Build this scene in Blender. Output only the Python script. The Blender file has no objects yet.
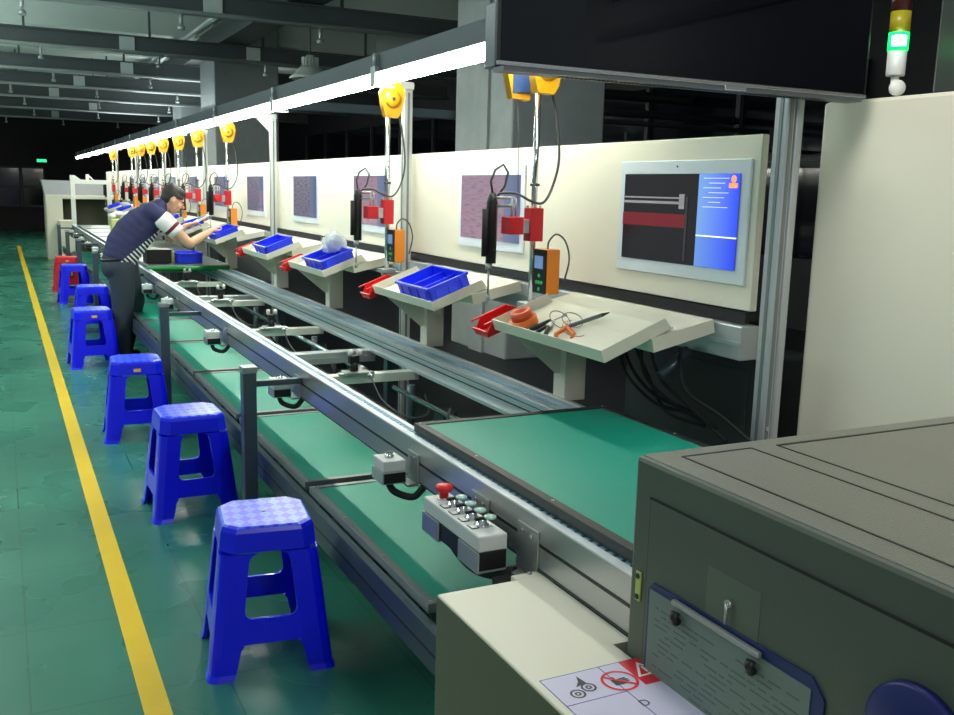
import bpy, bmesh, math, random
from mathutils import Vector, Matrix
random.seed(7)
PI = math.pi
sc = bpy.context.scene
col = sc.collection

# ------------------------------------------------------------------ materials
def lin(c):
    return tuple(((v/12.92) if v <= 0.04045 else ((v+0.055)/1.055)**2.4) for v in (c[0]/255, c[1]/255, c[2]/255)) + (1,)
MATS = {}
def mat(name, rgb, rough=0.5, metal=0.0, emit=None, estr=0.0, var=0.06, bump=0.0, bscale=60, coat=0.0, alpha=1.0, trans=0.0, nscale=6):
    if name in MATS: return MATS[name]
    m = bpy.data.materials.new(name); m.use_nodes = True
    nt = m.node_tree; b = nt.nodes['Principled BSDF']
    b.inputs['Roughness'].default_value = rough
    b.inputs['Metallic'].default_value = metal
    b.inputs['Coat Weight'].default_value = coat
    tc = nt.nodes.new('ShaderNodeTexCoord')
    nz = nt.nodes.new('ShaderNodeTexNoise'); nz.inputs['Scale'].default_value = nscale; nz.inputs['Detail'].default_value = 3
    nt.links.new(tc.outputs['Object'], nz.inputs['Vector'])
    mx = nt.nodes.new('ShaderNodeMix'); mx.data_type = 'RGBA'
    c = lin(rgb)
    mx.inputs[6].default_value = tuple(v*(1-var) for v in c[:3])+(1,)
    mx.inputs[7].default_value = tuple(min(1, v*(1+var)) for v in c[:3])+(1,)
    nt.links.new(nz.outputs['Fac'], mx.inputs[0]); nt.links.new(mx.outputs[2], b.inputs['Base Color'])
    if bump:
        n2 = nt.nodes.new('ShaderNodeTexNoise'); n2.inputs['Scale'].default_value = bscale
        nt.links.new(tc.outputs['Object'], n2.inputs['Vector'])
        bp = nt.nodes.new('ShaderNodeBump'); bp.inputs['Strength'].default_value = bump; bp.inputs['Distance'].default_value = 0.01
        nt.links.new(n2.outputs['Fac'], bp.inputs['Height']); nt.links.new(bp.outputs['Normal'], b.inputs['Normal'])
    if emit:
        b.inputs['Emission Color'].default_value = lin(emit); b.inputs['Emission Strength'].default_value = estr
    if alpha < 1: b.inputs['Alpha'].default_value = alpha
    if trans: b.inputs['Transmission Weight'].default_value = trans
    MATS[name] = m
    return m

alu = mat('aluminium', (190,194,197), .32, .5, bump=.03)
aluw = mat('pale_anodised_aluminium', (205,208,208), .38, .4)
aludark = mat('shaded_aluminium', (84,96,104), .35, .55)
steel = mat('brushed_steel', (178,178,177), .28, .7, bump=.04, bscale=200)
chrome = mat('chrome', (215,216,218), .12, 1.0)
cream = mat('cream_painted_steel', (222,218,200), .45, bump=.02, bscale=300, var=.02)
creamb = mat('cream_board', (236,230,212), .4, var=.02)
white = mat('white_painted_steel', (226,226,220), .45, var=.03)
barwhite = mat('off_white_bar', (228,226,214), .4, var=.03)
blue = mat('blue_plastic', (0,12,255), .3, var=.08, coat=.1)
binblue = mat('blue_bin_plastic', (18,50,235), .38, var=.08)
redp = mat('red_plastic', (222,30,34), .35)
redm = mat('red_painted_metal', (205,30,36), .4)
orange = mat('orange_plastic', (236,120,40), .4)
orangeb = mat('orange_case', (235,135,30), .35)
yellow = mat('yellow_plastic', (185,132,14), .4)
black = mat('black_plastic', (18,18,20), .45)
blackf = mat('black_frame', (30,33,34), .5)
rubber = mat('black_rubber', (22,22,24), .7)
cabgrey = mat('grey_cable', (70,72,72), .5)
darkgrey = mat('dark_grey_metal', (52,58,60), .5, .3)
greenmat = mat('green_antistatic_mat', (8,148,124), .48, var=.05, bump=.02, bscale=120)
greentube = mat('green_edge_tube', (25,140,60), .35)
grframe = mat('grey_frame', (128,134,134), .4, .5)
chain = mat('blue_white_chain', (150,195,220), .35, .3)
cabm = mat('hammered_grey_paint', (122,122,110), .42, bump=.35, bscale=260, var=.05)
cabside = mat('shaded_grey_paint', (84,92,80), .5, bump=.08, bscale=220, var=.04)  # cabinet grey with the shade of its side mixed into the colour
concrete = mat('grey_concrete', (148,156,158), .75, var=.12, bump=.1, bscale=20)
concdark = mat('dark_grey_concrete', (120,128,132), .8, var=.1)
ceilm = mat('ceiling_paint', (185,196,192), .85, var=.1, nscale=1.2)
trackm = mat('ceiling_track_metal', (78,86,88), .5, .3, var=.12)
conduit = mat('galvanised_conduit', (170,178,178), .35, .6)
nearblack = mat('near_black_wall', (20,21,30), .6, var=.2)
wallred = mat('dark_maroon_wall', (34,22,27), .7, var=.2)
glassdark = mat('dark_window_glass', (10,12,22), .08)
screenblk = mat('black_screen', (2,3,9), .06)
silver = mat('silver_trim', (190,192,195), .25, .9)
bezel = mat('pale_monitor_bezel', (222,230,236), .35)
skin = mat('skin', (222,170,140), .5, var=.05)
hairm = mat('black_hair', (28,25,24), .55, bump=.5, bscale=150)
trouser = mat('charcoal_trousers', (50,58,70), .8, bump=.3, bscale=14, var=.18)
led = mat('led_glow', (255,255,250), .4, emit=(250,255,238), estr=40)
paper = mat('paper', (112,128,120), .6)
lampwhite = mat('lamp_white', (190,198,196), .4)
clearbag = mat('clear_plastic_film', (235,240,245), .12, alpha=.35)
yel_line = mat('yellow_floor_paint', (236,196,40), .35, var=.06)
cardboard = mat('pale_yellow_packet', (226,222,150), .6)

# ------------------------------------------------------------------ mesh builder
class MB:
    def __init__(s): s.bm = bmesh.new()
    def box(s, x0, x1, y0, y1, z0, z1, bev=0.0, M=None):
        bm = s.bm
        t = bmesh.new()
        vs = [t.verts.new((x, y, z)) for x in (x0, x1) for y in (y0, y1) for z in (z0, z1)]
        for f in ((0,1,3,2),(4,6,7,5),(0,4,5,1),(2,3,7,6),(0,2,6,4),(1,5,7,3)): t.faces.new([vs[i] for i in f])
        if bev > 0: bmesh.ops.bevel(t, geom=t.edges[:], offset=bev, segments=2, affect='EDGES', profile=.5)
        if M is not None: bmesh.ops.transform(t, matrix=M, verts=t.verts[:])
        s.merge(t); return s
    def merge(s, t):
        mp = {}
        for v in t.verts: mp[v] = s.bm.verts.new(v.co)
        for f in t.faces:
            try:
                nf = s.bm.faces.new([mp[v] for v in f.verts]); nf.smooth = f.smooth
            except ValueError: pass
        t.free()
    def tube(s, pts, r, seg=8, cap=True, radii=None):
        pts = [Vector(p) for p in pts]; n = len(pts); rings = []
        up = None
        for i, p in enumerate(pts):
            d = (pts[min(i+1, n-1)] - pts[max(i-1, 0)]).normalized()
            if up is None:
                up = Vector((0,0,1)) if abs(d.z) < .9 else Vector((1,0,0))
            a = d.cross(up).normalized(); up2 = a.cross(d).normalized(); up = up2
            rr = radii[i] if radii else r
            rings.append([s.bm.verts.new(p + (a*math.cos(t) + up2*math.sin(t))*rr) for t in [2*PI*k/seg for k in range(seg)]])
        for i in range(n-1):
            for k in range(seg):
                f = s.bm.faces.new((rings[i][k], rings[i][(k+1) % seg], rings[i+1][(k+1) % seg], rings[i+1][k])); f.smooth = True
        if cap:
            s.bm.faces.new(rings[0][::-1]); s.bm.faces.new(rings[-1])
        return s
    def lathe(s, prof, c=(0,0,0), seg=20, M=None):
        t = bmesh.new(); rings = []
        for r, z in prof:
            rings.append([t.verts.new((r*math.cos(2*PI*k/seg), r*math.sin(2*PI*k/seg), z)) for k in range(seg)])
        for i in range(len(rings)-1):
            for k in range(seg):
                f = t.faces.new((rings[i][k], rings[i][(k+1) % seg], rings[i+1][(k+1) % seg], rings[i+1][k])); f.smooth = True
        if prof[0][0] > 1e-5: t.faces.new(rings[0][::-1])
        if prof[-1][0] > 1e-5: t.faces.new(rings[-1])
        m = Matrix.Translation(c) @ (M if M is not None else Matrix.Identity(4))
        bmesh.ops.transform(t, matrix=m, verts=t.verts[:]); s.merge(t); return s
    def prism(s, poly, d, M):
        """poly in local xy, extruded 0..d along local z, placed by M"""
        t = bmesh.new()
        a = [t.verts.new((p[0], p[1], 0)) for p in poly]; b = [t.verts.new((p[0], p[1], d)) for p in poly]
        t.faces.new(a[::-1]); t.faces.new(b)
        for i in range(len(poly)):
            j = (i+1) % len(poly); t.faces.new((a[i], a[j], b[j], b[i]))
        bmesh.ops.transform(t, matrix=M, verts=t.verts[:]); s.merge(t); return s
    def capsule(s, p0, p1, r0, r1, seg=14):
        p0, p1 = Vector(p0), Vector(p1); d = p1-p0; L = d.length
        q = d.to_track_quat('Z', 'Y').to_matrix().to_4x4() if L > 1e-6 else Matrix.Identity(4)
        pr = []
        for k in range(0, 6): a = -PI/2 + PI/2*k/5; pr.append((max(1e-6, r0*math.cos(a)), r0*math.sin(a)))
        for k in range(0, 6): a = PI/2*k/5; pr.append((max(1e-6, r1*math.cos(a)), L + r1*math.sin(a)))
        s.lathe(pr, p0, seg, q); return s
    def ell(s, c, r, rot=None, seg=18):
        pr = [(max(1e-6, math.cos(-PI/2+PI*k/12)), math.sin(-PI/2+PI*k/12)) for k in range(13)]
        M = (rot if rot is not None else Matrix.Identity(4)) @ Matrix.Diagonal((r[0], r[1], r[2], 1))
        s.lathe(pr, c, seg, M); return s
    def build(s, name, m, parent=None, loc=None):
        me = bpy.data.meshes.new(name)
        bmesh.ops.recalc_face_normals(s.bm, faces=s.bm.faces[:])
        s.bm.to_mesh(me); s.bm.free()
        me.materials.append(m)
        o = bpy.data.objects.new(name, me); col.objects.link(o)
        if parent is not None: o.parent = parent
        if loc is not None: o.location = loc
        return o
def tag(o, label=None, cat=None, group=None, kind=None):
    if label: o['label'] = label
    if cat: o['category'] = cat
    if group: o['group'] = group
    if kind: o['kind'] = kind
    return o
def empty(name, loc, rz=0.0, label=None, cat=None, group=None):
    o = bpy.data.objects.new(name, None); col.objects.link(o); o.location = loc; o.rotation_euler = (0,0,rz)
    o.empty_display_size = .1
    return tag(o, label, cat, group)
KIDS = {}
def dup(root, loc, rz=None, label=None, group=None):
    r = root.copy(); col.objects.link(r); r.location = loc
    if rz is not None: r.rotation_euler = (0,0,rz)
    if label: r['label'] = label
    if group: r['group'] = group
    for ch in [o for o in ALLP(root)]:
        c = ch.copy(); col.objects.link(c); c.parent = r
        for g in ALLP(ch):
            d = g.copy(); col.objects.link(d); d.parent = c
    return r
def ALLP(o): return [x for x in col.objects if x.parent == o]
def mv(o, loc): o.location = loc; return o
def struct(o): o['kind'] = 'structure'; return o
ORD = ['nearest','second','third','fourth','fifth','sixth','seventh','eighth','ninth','tenth','eleventh','twelfth','thirteenth','fourteenth','fifteenth','sixteenth','seventeenth','eighteenth']
def nth(i, n): return ORD[i] if i < n-1 else 'farthest'
Rx = lambda a: Matrix.Rotation(a, 4, 'X'); Ry = lambda a: Matrix.Rotation(a, 4, 'Y'); Rz = lambda a: Matrix.Rotation(a, 4, 'Z')
T = lambda *p: Matrix.Translation(p)

# ------------------------------------------------------------------ camera (from the photo's vanishing points)
RM = ((0.89482707, 0.05542029, -0.44295949), (-0.44569866, 0.16702069, -0.87946393), (0.02524325, 0.98439458, 0.17415538))
cam = bpy.data.cameras.new('camera'); co = bpy.data.objects.new('camera', cam); col.objects.link(co)
cam.sensor_width = 36; cam.lens = 945.17/954*36; cam.clip_start = .05; cam.clip_end = 200
co.matrix_world = T(0,0,1.63) @ Matrix([list(r)+[0] for r in RM]+[[0,0,0,1]])
sc.camera = co

# ------------------------------------------------------------------ setting
def floor_material():
    m = bpy.data.materials.new('green_epoxy_floor'); m.use_nodes = True; nt = m.node_tree; b = nt.nodes['Principled BSDF']; N = nt.nodes.new; L = nt.links.new
    tc = N('ShaderNodeTexCoord'); nz = N('ShaderNodeTexNoise'); nz.inputs['Scale'].default_value = .9; nz.inputs['Detail'].default_value = 2
    L(tc.outputs['Object'], nz.inputs['Vector'])
    cr = N('ShaderNodeValToRGB'); cr.color_ramp.elements[0].position = .3; cr.color_ramp.elements[0].color = lin((38,102,86)); cr.color_ramp.elements[1].position = .75; cr.color_ramp.elements[1].color = lin((62,134,112))
    L(nz.outputs['Fac'], cr.inputs['Fac'])
    br = N('ShaderNodeTexBrick'); br.offset = 0; br.inputs['Scale'].default_value = 1; br.inputs['Brick Width'].default_value = .6; br.inputs['Row Height'].default_value = .6
    br.inputs['Mortar Size'].default_value = .0035; br.inputs['Mortar Smooth'].default_value = .2
    br.inputs['Color1'].default_value = (1,1,1,1); br.inputs['Color2'].default_value = (.97,.97,.97,1); br.inputs['Mortar'].default_value = (.45,.45,.45,1)
    L(tc.outputs['Object'], br.inputs['Vector'])
    mx = N('ShaderNodeMix'); mx.data_type = 'RGBA'; mx.blend_type = 'MULTIPLY'; mx.inputs[0].default_value = .6
    L(cr.outputs['Color'], mx.inputs[6]); L(br.outputs['Color'], mx.inputs[7]); L(mx.outputs[2], b.inputs['Base Color'])
    n2 = N('ShaderNodeTexNoise'); n2.inputs['Scale'].default_value = 2.2; n2.inputs['Detail'].default_value = 2; L(tc.outputs['Object'], n2.inputs['Vector'])
    mr = N('ShaderNodeMapRange'); mr.inputs['To Min'].default_value = .15; mr.inputs['To Max'].default_value = .42; L(n2.outputs['Fac'], mr.inputs['Value']); L(mr.outputs['Result'], b.inputs['Roughness'])
    bp = N('ShaderNodeBump'); bp.inputs['Strength'].default_value = .06; bp.inputs['Distance'].default_value = .01; n3 = N('ShaderNodeTexNoise'); n3.inputs['Scale'].default_value = 3.5
    L(tc.outputs['Object'], n3.inputs['Vector']); L(n3.outputs['Fac'], bp.inputs['Height']); L(bp.outputs['Normal'], b.inputs['Normal'])
    b.inputs['Specular IOR Level'].default_value = .7
    return m
struct(MB().box(-8, 9, -4, 34, -.1, 0).build('floor', floor_material()))
struct(MB().box(-8, 9, 3, 34, 4.3, 4.4).build('ceiling', ceilm))
struct(MB().box(-8, 9, 33.9, 34.1, 0, 4.3).build('wall_far', wallred))
struct(MB().box(8.9, 9.1, -4, 34, 0, 4.3).build('wall_right', nearblack))
tag(MB().box(.315, .395, -3, 26, .0005, .003).build('trim_1', yel_line), kind='structure')
w1 = struct(MB().box(-.05, 1.35, 33.8, 33.92, .75, 2.0).build('window_1', nearblack))
for i, (a, b_) in enumerate(((-.0, .6), (.7, 1.3))):
    for (c, d) in ((.8, 1.35), (1.42, 1.95)):
        MB().box(a, b_, 33.76, 33.8, c, d).build('pane', glassdark, w1)
mb = MB()
for x in (-.05, .65, 1.33): mb.box(x-.03, x+.03, 33.72, 33.8, .75, 2.0)
for z in (.77, 1.385, 1.98): mb.box(-.08, 1.38, 33.72, 33.8, z-.03, z+.03)
mb.build('window_frame', darkgrey, w1)
wr = struct(MB().box(8.86, 8.9, 8, 30, .9, 3.2).build('window_2', glassdark))
mb = MB()
for k in range(12): mb.box(8.8, 8.86, 8+2*k-.04, 8+2*k+.04, .9, 3.2)
mb.box(8.8, 8.86, 8, 30, 2.0, 2.08); mb.build('window_frame', darkgrey, wr)
struct(MB().box(2.12, 8.9, -4, 34, .0005, .004).build('floor_shade_sheet', nearblack))  # black sheet over the floor, added to darken the area behind the boards
# building columns
struct(MB().box(4.33, 5.36, 8.0, 9.25, 0, 4.3, .02).box(4.30, 4.33, 8.45, 8.75, 0, 4.3).build('trim_2', concrete))
struct(MB().box(3.2, 4.25, 16, 17.2, 0, 4.3, .02).build('trim_3', concdark))
struct(MB().box(4.0, 5.0, 24, 25.2, 0, 4.3, .02).build('trim_4', concdark))

# ceiling tracks, conduits, label boxes
tracks = [(10.75, -8, 8), (14.4, -8, 8), (17.5, -8, 8), (20.3, -8, 8), (23.3, -8, 8), (27, -8, 8), (31, -8, 8)]
cards = [[(2.05,)], [(1.6,), (3.35,)], [(1.95,), (3.7,)], [(1.4,), (3.9,)], [(1.1,)], [(2.2,)], [(1.5,)]]
for i, (y, xa, xb) in enumerate(tracks):
    n = len(tracks)
    t = empty('ceiling_track', (0, y, 3.4), label='grey steel service track across the ceiling, %s from the camera' % nth(i, n), cat='ceiling track', group='service tracks under the ceiling')
    MB().box(xa, xb, 0, .14, 0, .2).box(xa, xb, -.04, .18, .2, .22).build('channel', trackm, t)
    MB().tube([(xa, -.12, -.02), (xb, -.12, -.02)], .028, 8).build('conduit', conduit, t)
    for k in range(3, 8): MB().box(-6+1.6*k, -5.97+1.6*k, .05, .09, .22, .9).build('hanger', trackm, t)
    for k in range(4):
        xx = -1.2+1.5*k+.3*(i % 3)
        MB().tube([(xx, -.12, -.03), (xx, -.12, -.16)], .022, 6).tube([(xx, -.12, -.16), (xx, -.12, -.2)], .04, 6).build('sprinkler_head', conduit, t)
    for (x,) in cards[i]:
        MB().box(x, x+.2, -.03, -.005, -.02, .2, .004).build('junction_box', lampwhite, t)
for (x0, x1, y, z) in ((-6, 6, 12.6, 3.95), (-6, 6, 16.1, 3.9), (-6, 6, 19, 3.9)):
    struct(MB().box(x0, x1, y, y+.35, z, 4.3).build('trim_5', ceilm))
o = MB().box(3.0, 3.4, 9, 30, 3.64, 3.94, .01).box(2.96, 3.0, 9, 30, 3.63, 3.66).build('cable_duct', trackm)
tag(o, 'long dark duct running along the ceiling above the row of posts', 'duct')
o = MB().tube([(2.7, 9, 3.8), (2.7, 30, 3.8)], .05, 10).build('ceiling_pipe', conduit); tag(o, 'thin grey pipe running along the ceiling beside the dark duct', 'pipe')
lamp = empty('high_bay_lamp', (3.71, 12.4, 3.0), label='unlit white high bay lamp with finned top hanging from the ceiling', cat='ceiling lamp')
MB().lathe([(.27,0),(.275,.01),(.24,.04),(.16,.12),(.13,.15),(.0001,.15)], seg=28).build('shade', lampwhite, lamp)
mb = MB().lathe([(.05,.15),(.05,.3),(.0001,.3)])
for k in range(16):
    mb.box(.05, .11, -.006, .006, .15, .27, M=Rz(2*PI*k/16))
mb.build('heat_sink', lampwhite, lamp)
MB().tube([(0,0,.3),(0,0,1.3)], .012, 6).build('rod', darkgrey, lamp)
# green exit light on the far wall
ex = empty('exit_sign', (1.28, 33.78, 2.15), label='small glowing green exit light high on the far dark wall', cat='exit sign')
MB().box(-.16, .16, 0, .05, 0, .12, .005).build('housing', black, ex)
MB().box(-.14, .14, -.01, .0, .015, .105).build('lit_face', mat('green_glow', (30,200,120), emit=(40,230,140), estr=1.2), ex)
# dark plant behind the boards, right of the column
for (i, (x0, x1, y, z, r, lb)) in enumerate(((5.4, 8.8, 10, 2.62, .05, 'thick'), (5.4, 8.8, 9.4, 2.45, .03, 'thin'), (5.5, 8.8, 11, 2.95, .07, 'wide'), (5.3, 8.8, 9.0, 2.2, .025, 'slender'))):
    o = MB().tube([(x0, y, z), (x1, y, z)], r, 10).build('wall_pipe', darkgrey); tag(o, '%s dark pipe crossing the gloom behind the boards right of the column' % lb, 'pipe')
sh = empty('storage_rack', (5.6, 11.5, 0), label='dark storage rack in the gloom behind the boards, under the pipes', cat='rack')
for k in range(6): MB().box(k*.5, k*.5+.05, 0, .05, 0, 2.5).build('upright', darkgrey, sh)
mb = MB()
for z in (.6, 1.2, 1.8, 2.35): mb.box(0, 2.6, 0, .4, z, z+.04)
mb.build('shelf', darkgrey, sh)
o = MB().box(5.6, 6.6, 11.6, 11.65, 2.39, 2.43).build('reflected_lamp', mat('reflection_glow', (200,210,200), emit=(220,230,210), estr=1.2)); tag(o, 'thin glowing bar imitating a strip light reflection, left end of the dark rack', 'reflection')  # glowing bar stands in for a reflection of the strip light
# transversal beam post -> column
o = MB().box(2.25, 4.6, 9.30, 9.38, 2.36, 2.45, .004).build('cross_beam', aludark); tag(o, 'aluminium beam from the post to the grey column above the boards', 'beam')

# ------------------------------------------------------------------ overhead light, posts, boards
LY0, LY1 = 3.25, 29.0
lt = empty('linear_light', (2.0, LY0, 2.2), label='long glowing white strip light hung in a grey channel over the assembly line', cat='strip light')
L = LY1-LY0
MB().box(-.05, .05, 0, L, .074, .175, .004).box(-.075, .075, 0, L, .066, .074).build('channel', mat('grey_light_channel', (92,98,104), .5, .2), lt)
mb = MB(); k = 0
while k*1.25 < L: mb.box(-.022, .022, k*1.25, min(L, k*1.25+1.246), .012, .058); k += 1
mb.build('diffuser', led, lt)
for k in range(12):
    y = -.29+2.24*(k+1)
    if y > L: break
    MB().box(-.085, -.055, y-.035, y+.035, -.005, .10, .004).tube([(-.07, y, .1), (-.07, y, .17)], .014, 6).box(-.085, .04, y-.03, y+.03, -.012, -.002).build('clamp', alu, lt)
PY = [5.5, 8.7, 11.9, 15.1, 18.3, 21.5]
pr = None
for i, y in enumerate(PY):
    lb = 'aluminium profile post with gusset carrying the strip light, %s of the row' % nth(i, len(PY))
    if pr is None:
        pr = empty('support_post', (2.25, y, 0), label=lb, cat='post', group='posts carrying the strip light')
        MB().box(-.027, .027, -.027, .027, 0, 2.22, .004).build('profile', aluw, pr)
        MB().box(-.029, -.027, -.007, .007, 0, 2.2).box(-.007, .007, -.029, -.027, 0, 2.2).build('slot', grframe, pr)
        MB().box(-.25, .035, -.03, .03, 2.22, 2.262, .003).build('arm', aluw, pr)
        MB().prism([(-.027, 2.10), (-.027, 2.22), (-.15, 2.22)], .02, T(0, .01, 0) @ Rx(PI/2)).build('gusset', aluw, pr)
    else: dup(pr, (2.25, y, 0), label=lb)
# near double upright beside the tv
u = empty('double_upright', (2.30, 2.365, 0), label='tall thick silver aluminium upright at the near end of the boards', cat='post')
MB().box(-.036, -.006, -.03, .03, 0, 2.9, .004).build('profile', alu, u)
MB().box(.0, .036, -.03, .03, 0, 2.9, .010).build('profile', alu, u)
MB().box(-.038, -.036, -.007, .007, 0, 2.9).box(-.028,-.014,-.032,-.03,0,2.9).box(-.006, .0, -.02, .02, 0, 2.9).build('slot', grframe, u)
MB().lathe([(.008,0),(.008,.006)], (-.02,-.03,.86), 10, Rx(PI/2)).build('bolt', chrome, u)
# board panels between posts
ed = [2.475, 5.53, 8.73, 11.93, 15.13, 18.33, 21.5, 24.0]
for i in range(len(ed)-1):
    o = MB().box(2.3, 2.33, ed[i]+.004, ed[i+1]-.004, 1.24, 1.84, .004).build('partition_board', creamb)
    tag(o, 'cream screen-holding board, %s panel of the long row' % nth(i, 7), 'board', 'cream boards along the line')
o = MB().box(2.26, 2.34, 2.47, 24, 1.07, 1.19, .004).box(2.255, 2.26, 2.47, 24, 1.12, 1.135).build('mounting_beam', alu); tag(o, 'long aluminium beam under the cream boards holding the trays', 'beam')
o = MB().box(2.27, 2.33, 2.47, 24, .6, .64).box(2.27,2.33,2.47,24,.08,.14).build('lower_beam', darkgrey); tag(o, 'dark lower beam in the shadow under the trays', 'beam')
o = MB().box(2.30, 2.32, 2.5, 24, 1.195, 1.235).build('dark_gap_strip', black); tag(o, 'black strip standing in for the dark gap below the cream boards', 'strip')  # dark gap under the boards, drawn as a solid black strip

# monitors
def grad_mat(name, c0, c1, estr, axis='Y', stripes=None):
    m = bpy.data.materials.new(name); m.use_nodes = True; nt = m.node_tree; b = nt.nodes['Principled BSDF']
    tc = nt.nodes.new('ShaderNodeTexCoord'); cr = nt.nodes.new('ShaderNodeValToRGB'); sp = nt.nodes.new('ShaderNodeSeparateXYZ')
    nt.links.new(tc.outputs['Generated'], sp.inputs[0]); nt.links.new(sp.outputs[axis], cr.inputs['Fac'])
    cr.color_ramp.elements[0].color = lin(c0); cr.color_ramp.elements[1].color = lin(c1)
    out = cr.outputs['Color']
    if stripes:
        nz = nt.nodes.new('ShaderNodeTexNoise'); nz.inputs['Scale'].default_value = 14; mp = nt.nodes.new('ShaderNodeMapping'); mp.inputs['Scale'].default_value = (1, .6, 3)
        nt.links.new(tc.outputs['Generated'], mp.inputs['Vector']); nt.links.new(mp.outputs[0], nz.inputs['Vector'])
        mx = nt.nodes.new('ShaderNodeMix'); mx.data_type = 'RGBA'; mx.inputs[7].default_value = lin(stripes)
        r2 = nt.nodes.new('ShaderNodeMapRange'); r2.inputs['From Min'].default_value = .5; r2.inputs['From Max'].default_value = .62
        nt.links.new(nz.outputs['Fac'], r2.inputs['Value']); nt.links.new(r2.outputs[0], mx.inputs[0]); nt.links.new(out, mx.inputs[6]); out = mx.outputs[2]
    nt.links.new(out, b.inputs['Emission Color']); b.inputs['Emission Strength'].default_value = estr
    b.inputs['Base Color'].default_value = (.01,.01,.015,1); b.inputs['Roughness'].default_value = .15
    return m
ui_blue = grad_mat('blue_interface', (40,70,225), (110,150,205), .9)
ui_blue2 = grad_mat('blue_interface_low', (35,60,215), (95,135,200), .9)
ui_red = grad_mat('pink_camera_view', (150,122,134), (140,118,132), .8, 'Z', (128,104,122))
ui_far = grad_mat('grey_camera_view', (112,108,124), (128,122,134), .75, 'Z', (92,92,112))
ui_side = grad_mat('slate_interface', (88,98,130), (104,112,140), .8)
scr_red = mat('dark_red_band', (92,18,26), .3, emit=(92,22,30), estr=.7)
scr_grey = mat('grey_bar_image', (120,120,122), .4, emit=(120,120,122), estr=.6)
scr_white = mat('white_ui', (220,225,235), .4, emit=(220,225,235), estr=.8)
scr_dark = mat('dark_camera_view', (14,14,17), .16, emit=(30,28,30), estr=.6)
scr_dim = mat('dim_image', (40,40,44), .3, emit=(46,46,50), estr=.6)
def R(parent, name, m, y_left, w, z0, z1, d):   # thin plate facing -X; y decreases to the viewer's right
    return MB().box(-d, -d+.0015, y_left-w, y_left, z0, z1).build(name, m, parent)
def monitor(yl, yr, lb, first=False):
    W = yl-yr
    t = empty('monitor', (2.3, yr, 1.325), label=lb, cat='monitor', group='monitors set in the cream boards')
    MB().box(-.010, 0, 0, W, 0, .435, .003).build('bezel', bezel, t)
    if first:
        s = R(t, 'screen', scr_dark, W-.035, W-.08, .05, .385, .0125)
        R(s, 'blue_panel', ui_blue, .262, .217, .165, .385, .0145)
        R(s, 'blue_panel', ui_blue2, .262, .217, .05, .160, .0145)
        R(s, 'divider_line', scr_white, .262, .217, .16, .165, .0146)
        R(s, 'red_band', scr_red, W-.035, .40, .185, .235, .0145)
        R(s, 'grey_bar', scr_grey, W-.035, .36, .272, .282, .0145)
        R(s, 'grey_bar', scr_grey, W-.035, .36, .292, .298, .0145)
        R(s, 'grey_bar', scr_grey, .37, .03, .255, .31, .0148)
        R(s, 'grey_bar', scr_dim, .33, .012, .06, .30, .0148)
        MB().lathe([(.013,0),(.013,.001)], (-.0155, .075, .366), 16, Ry(-PI/2)).box(-.017, -.0155, .055, .095, .335, .352, .004).build('user_icon', mat('orange_icon', (240,140,80), emit=(240,140,80), estr=.8), s)
        mb = MB()
        for k in range(7):
            mb.box(-.0155, -.0148, .10+.02*(k % 3), .235-.03*(k % 2), .368-.017*k, .3695-.017*k)
        mb.build('text_line', scr_white, s)
        MB().lathe([(.004,0),(.004,.002)], (-.0105, W*.52, .412), 10, Ry(-PI/2)).build('webcam', black, t)
    else:
        s = R(t, 'screen', ui_red if yl < 8 else ui_far, W-.035, W-.07, .05, .385, .0125)
        R(s, 'side_panel', ui_side, .2, .165, .05, .385, .0145)
    return t
ms = [(3.275,2.514),(4.82,4.08),(6.62,5.9),(8.2,7.46),(9.93,9.19),(11.6,10.9),(13.35,12.65),(15.0,14.3),(16.6,15.9),(18.2,17.5),(19.8,19.1)]
for i, (a, b_) in enumerate(ms):
    monitor(a, b_, ('large white-edged monitor in the board showing a blue panel and dark camera view' if i == 0 else 'white-edged monitor with a pinkish grey picture, %s of the row' % nth(i, len(ms))), i == 0)

# ------------------------------------------------------------------ trays
TY = [2.61, 4.02, 5.72, 7.14, 9.05, 10.75, 12.4, 14.0, 15.6, 17.2, 18.8]
TA = math.atan2(.105, .27)
def make_tray(first_label):
    t = empty('parts_tray', (1.8, 0, 0), label=first_label, cat='tray', group='cream sloping trays along the line')
    # local: x 0..; lower front lip
    M = T(0, 0, 1.068) @ Ry(-TA)
    MB().box(0, .30, 0, .8, 0, .003, M=M).box(-.003, 0, 0, .8, -.0, .046, M=M).build('pan', cream, t)
    for y, yy in ((0, .003), (.797, .8)):
        MB().prism([(0,0),(.29,0),(.275,.046),(0,.046)], .003, M @ T(0, y+.003, 0) @ Rx(PI/2)).build('side_flange', cream, t)
    M2 = T(.2, 0, 1.142) @ Ry(-math.atan2(.056, .25))
    MB().box(-.02, .25, -.012, .9, 0, .004, M=M2).box(-.02, .25, -.012, -.008, -.045, .0, M=M2).box(-.02,.25,.894,.9,-.045,0,M=M2).box(-.02,-.015,-.012,.9,-.045,0,M=M2).build('back_plate', cream, t)
    MB().box(.22, .32, .60, .69, .79, 1.115, .003).build('support_column', cream, t)
    MB().prism([(.0,1.068),(.24,1.14),(.24,.90),(.20,.90)], .004, T(0, .645, 0) @ Rx(PI/2)).build('gusset_plate', cream, t)
    return t
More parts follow.
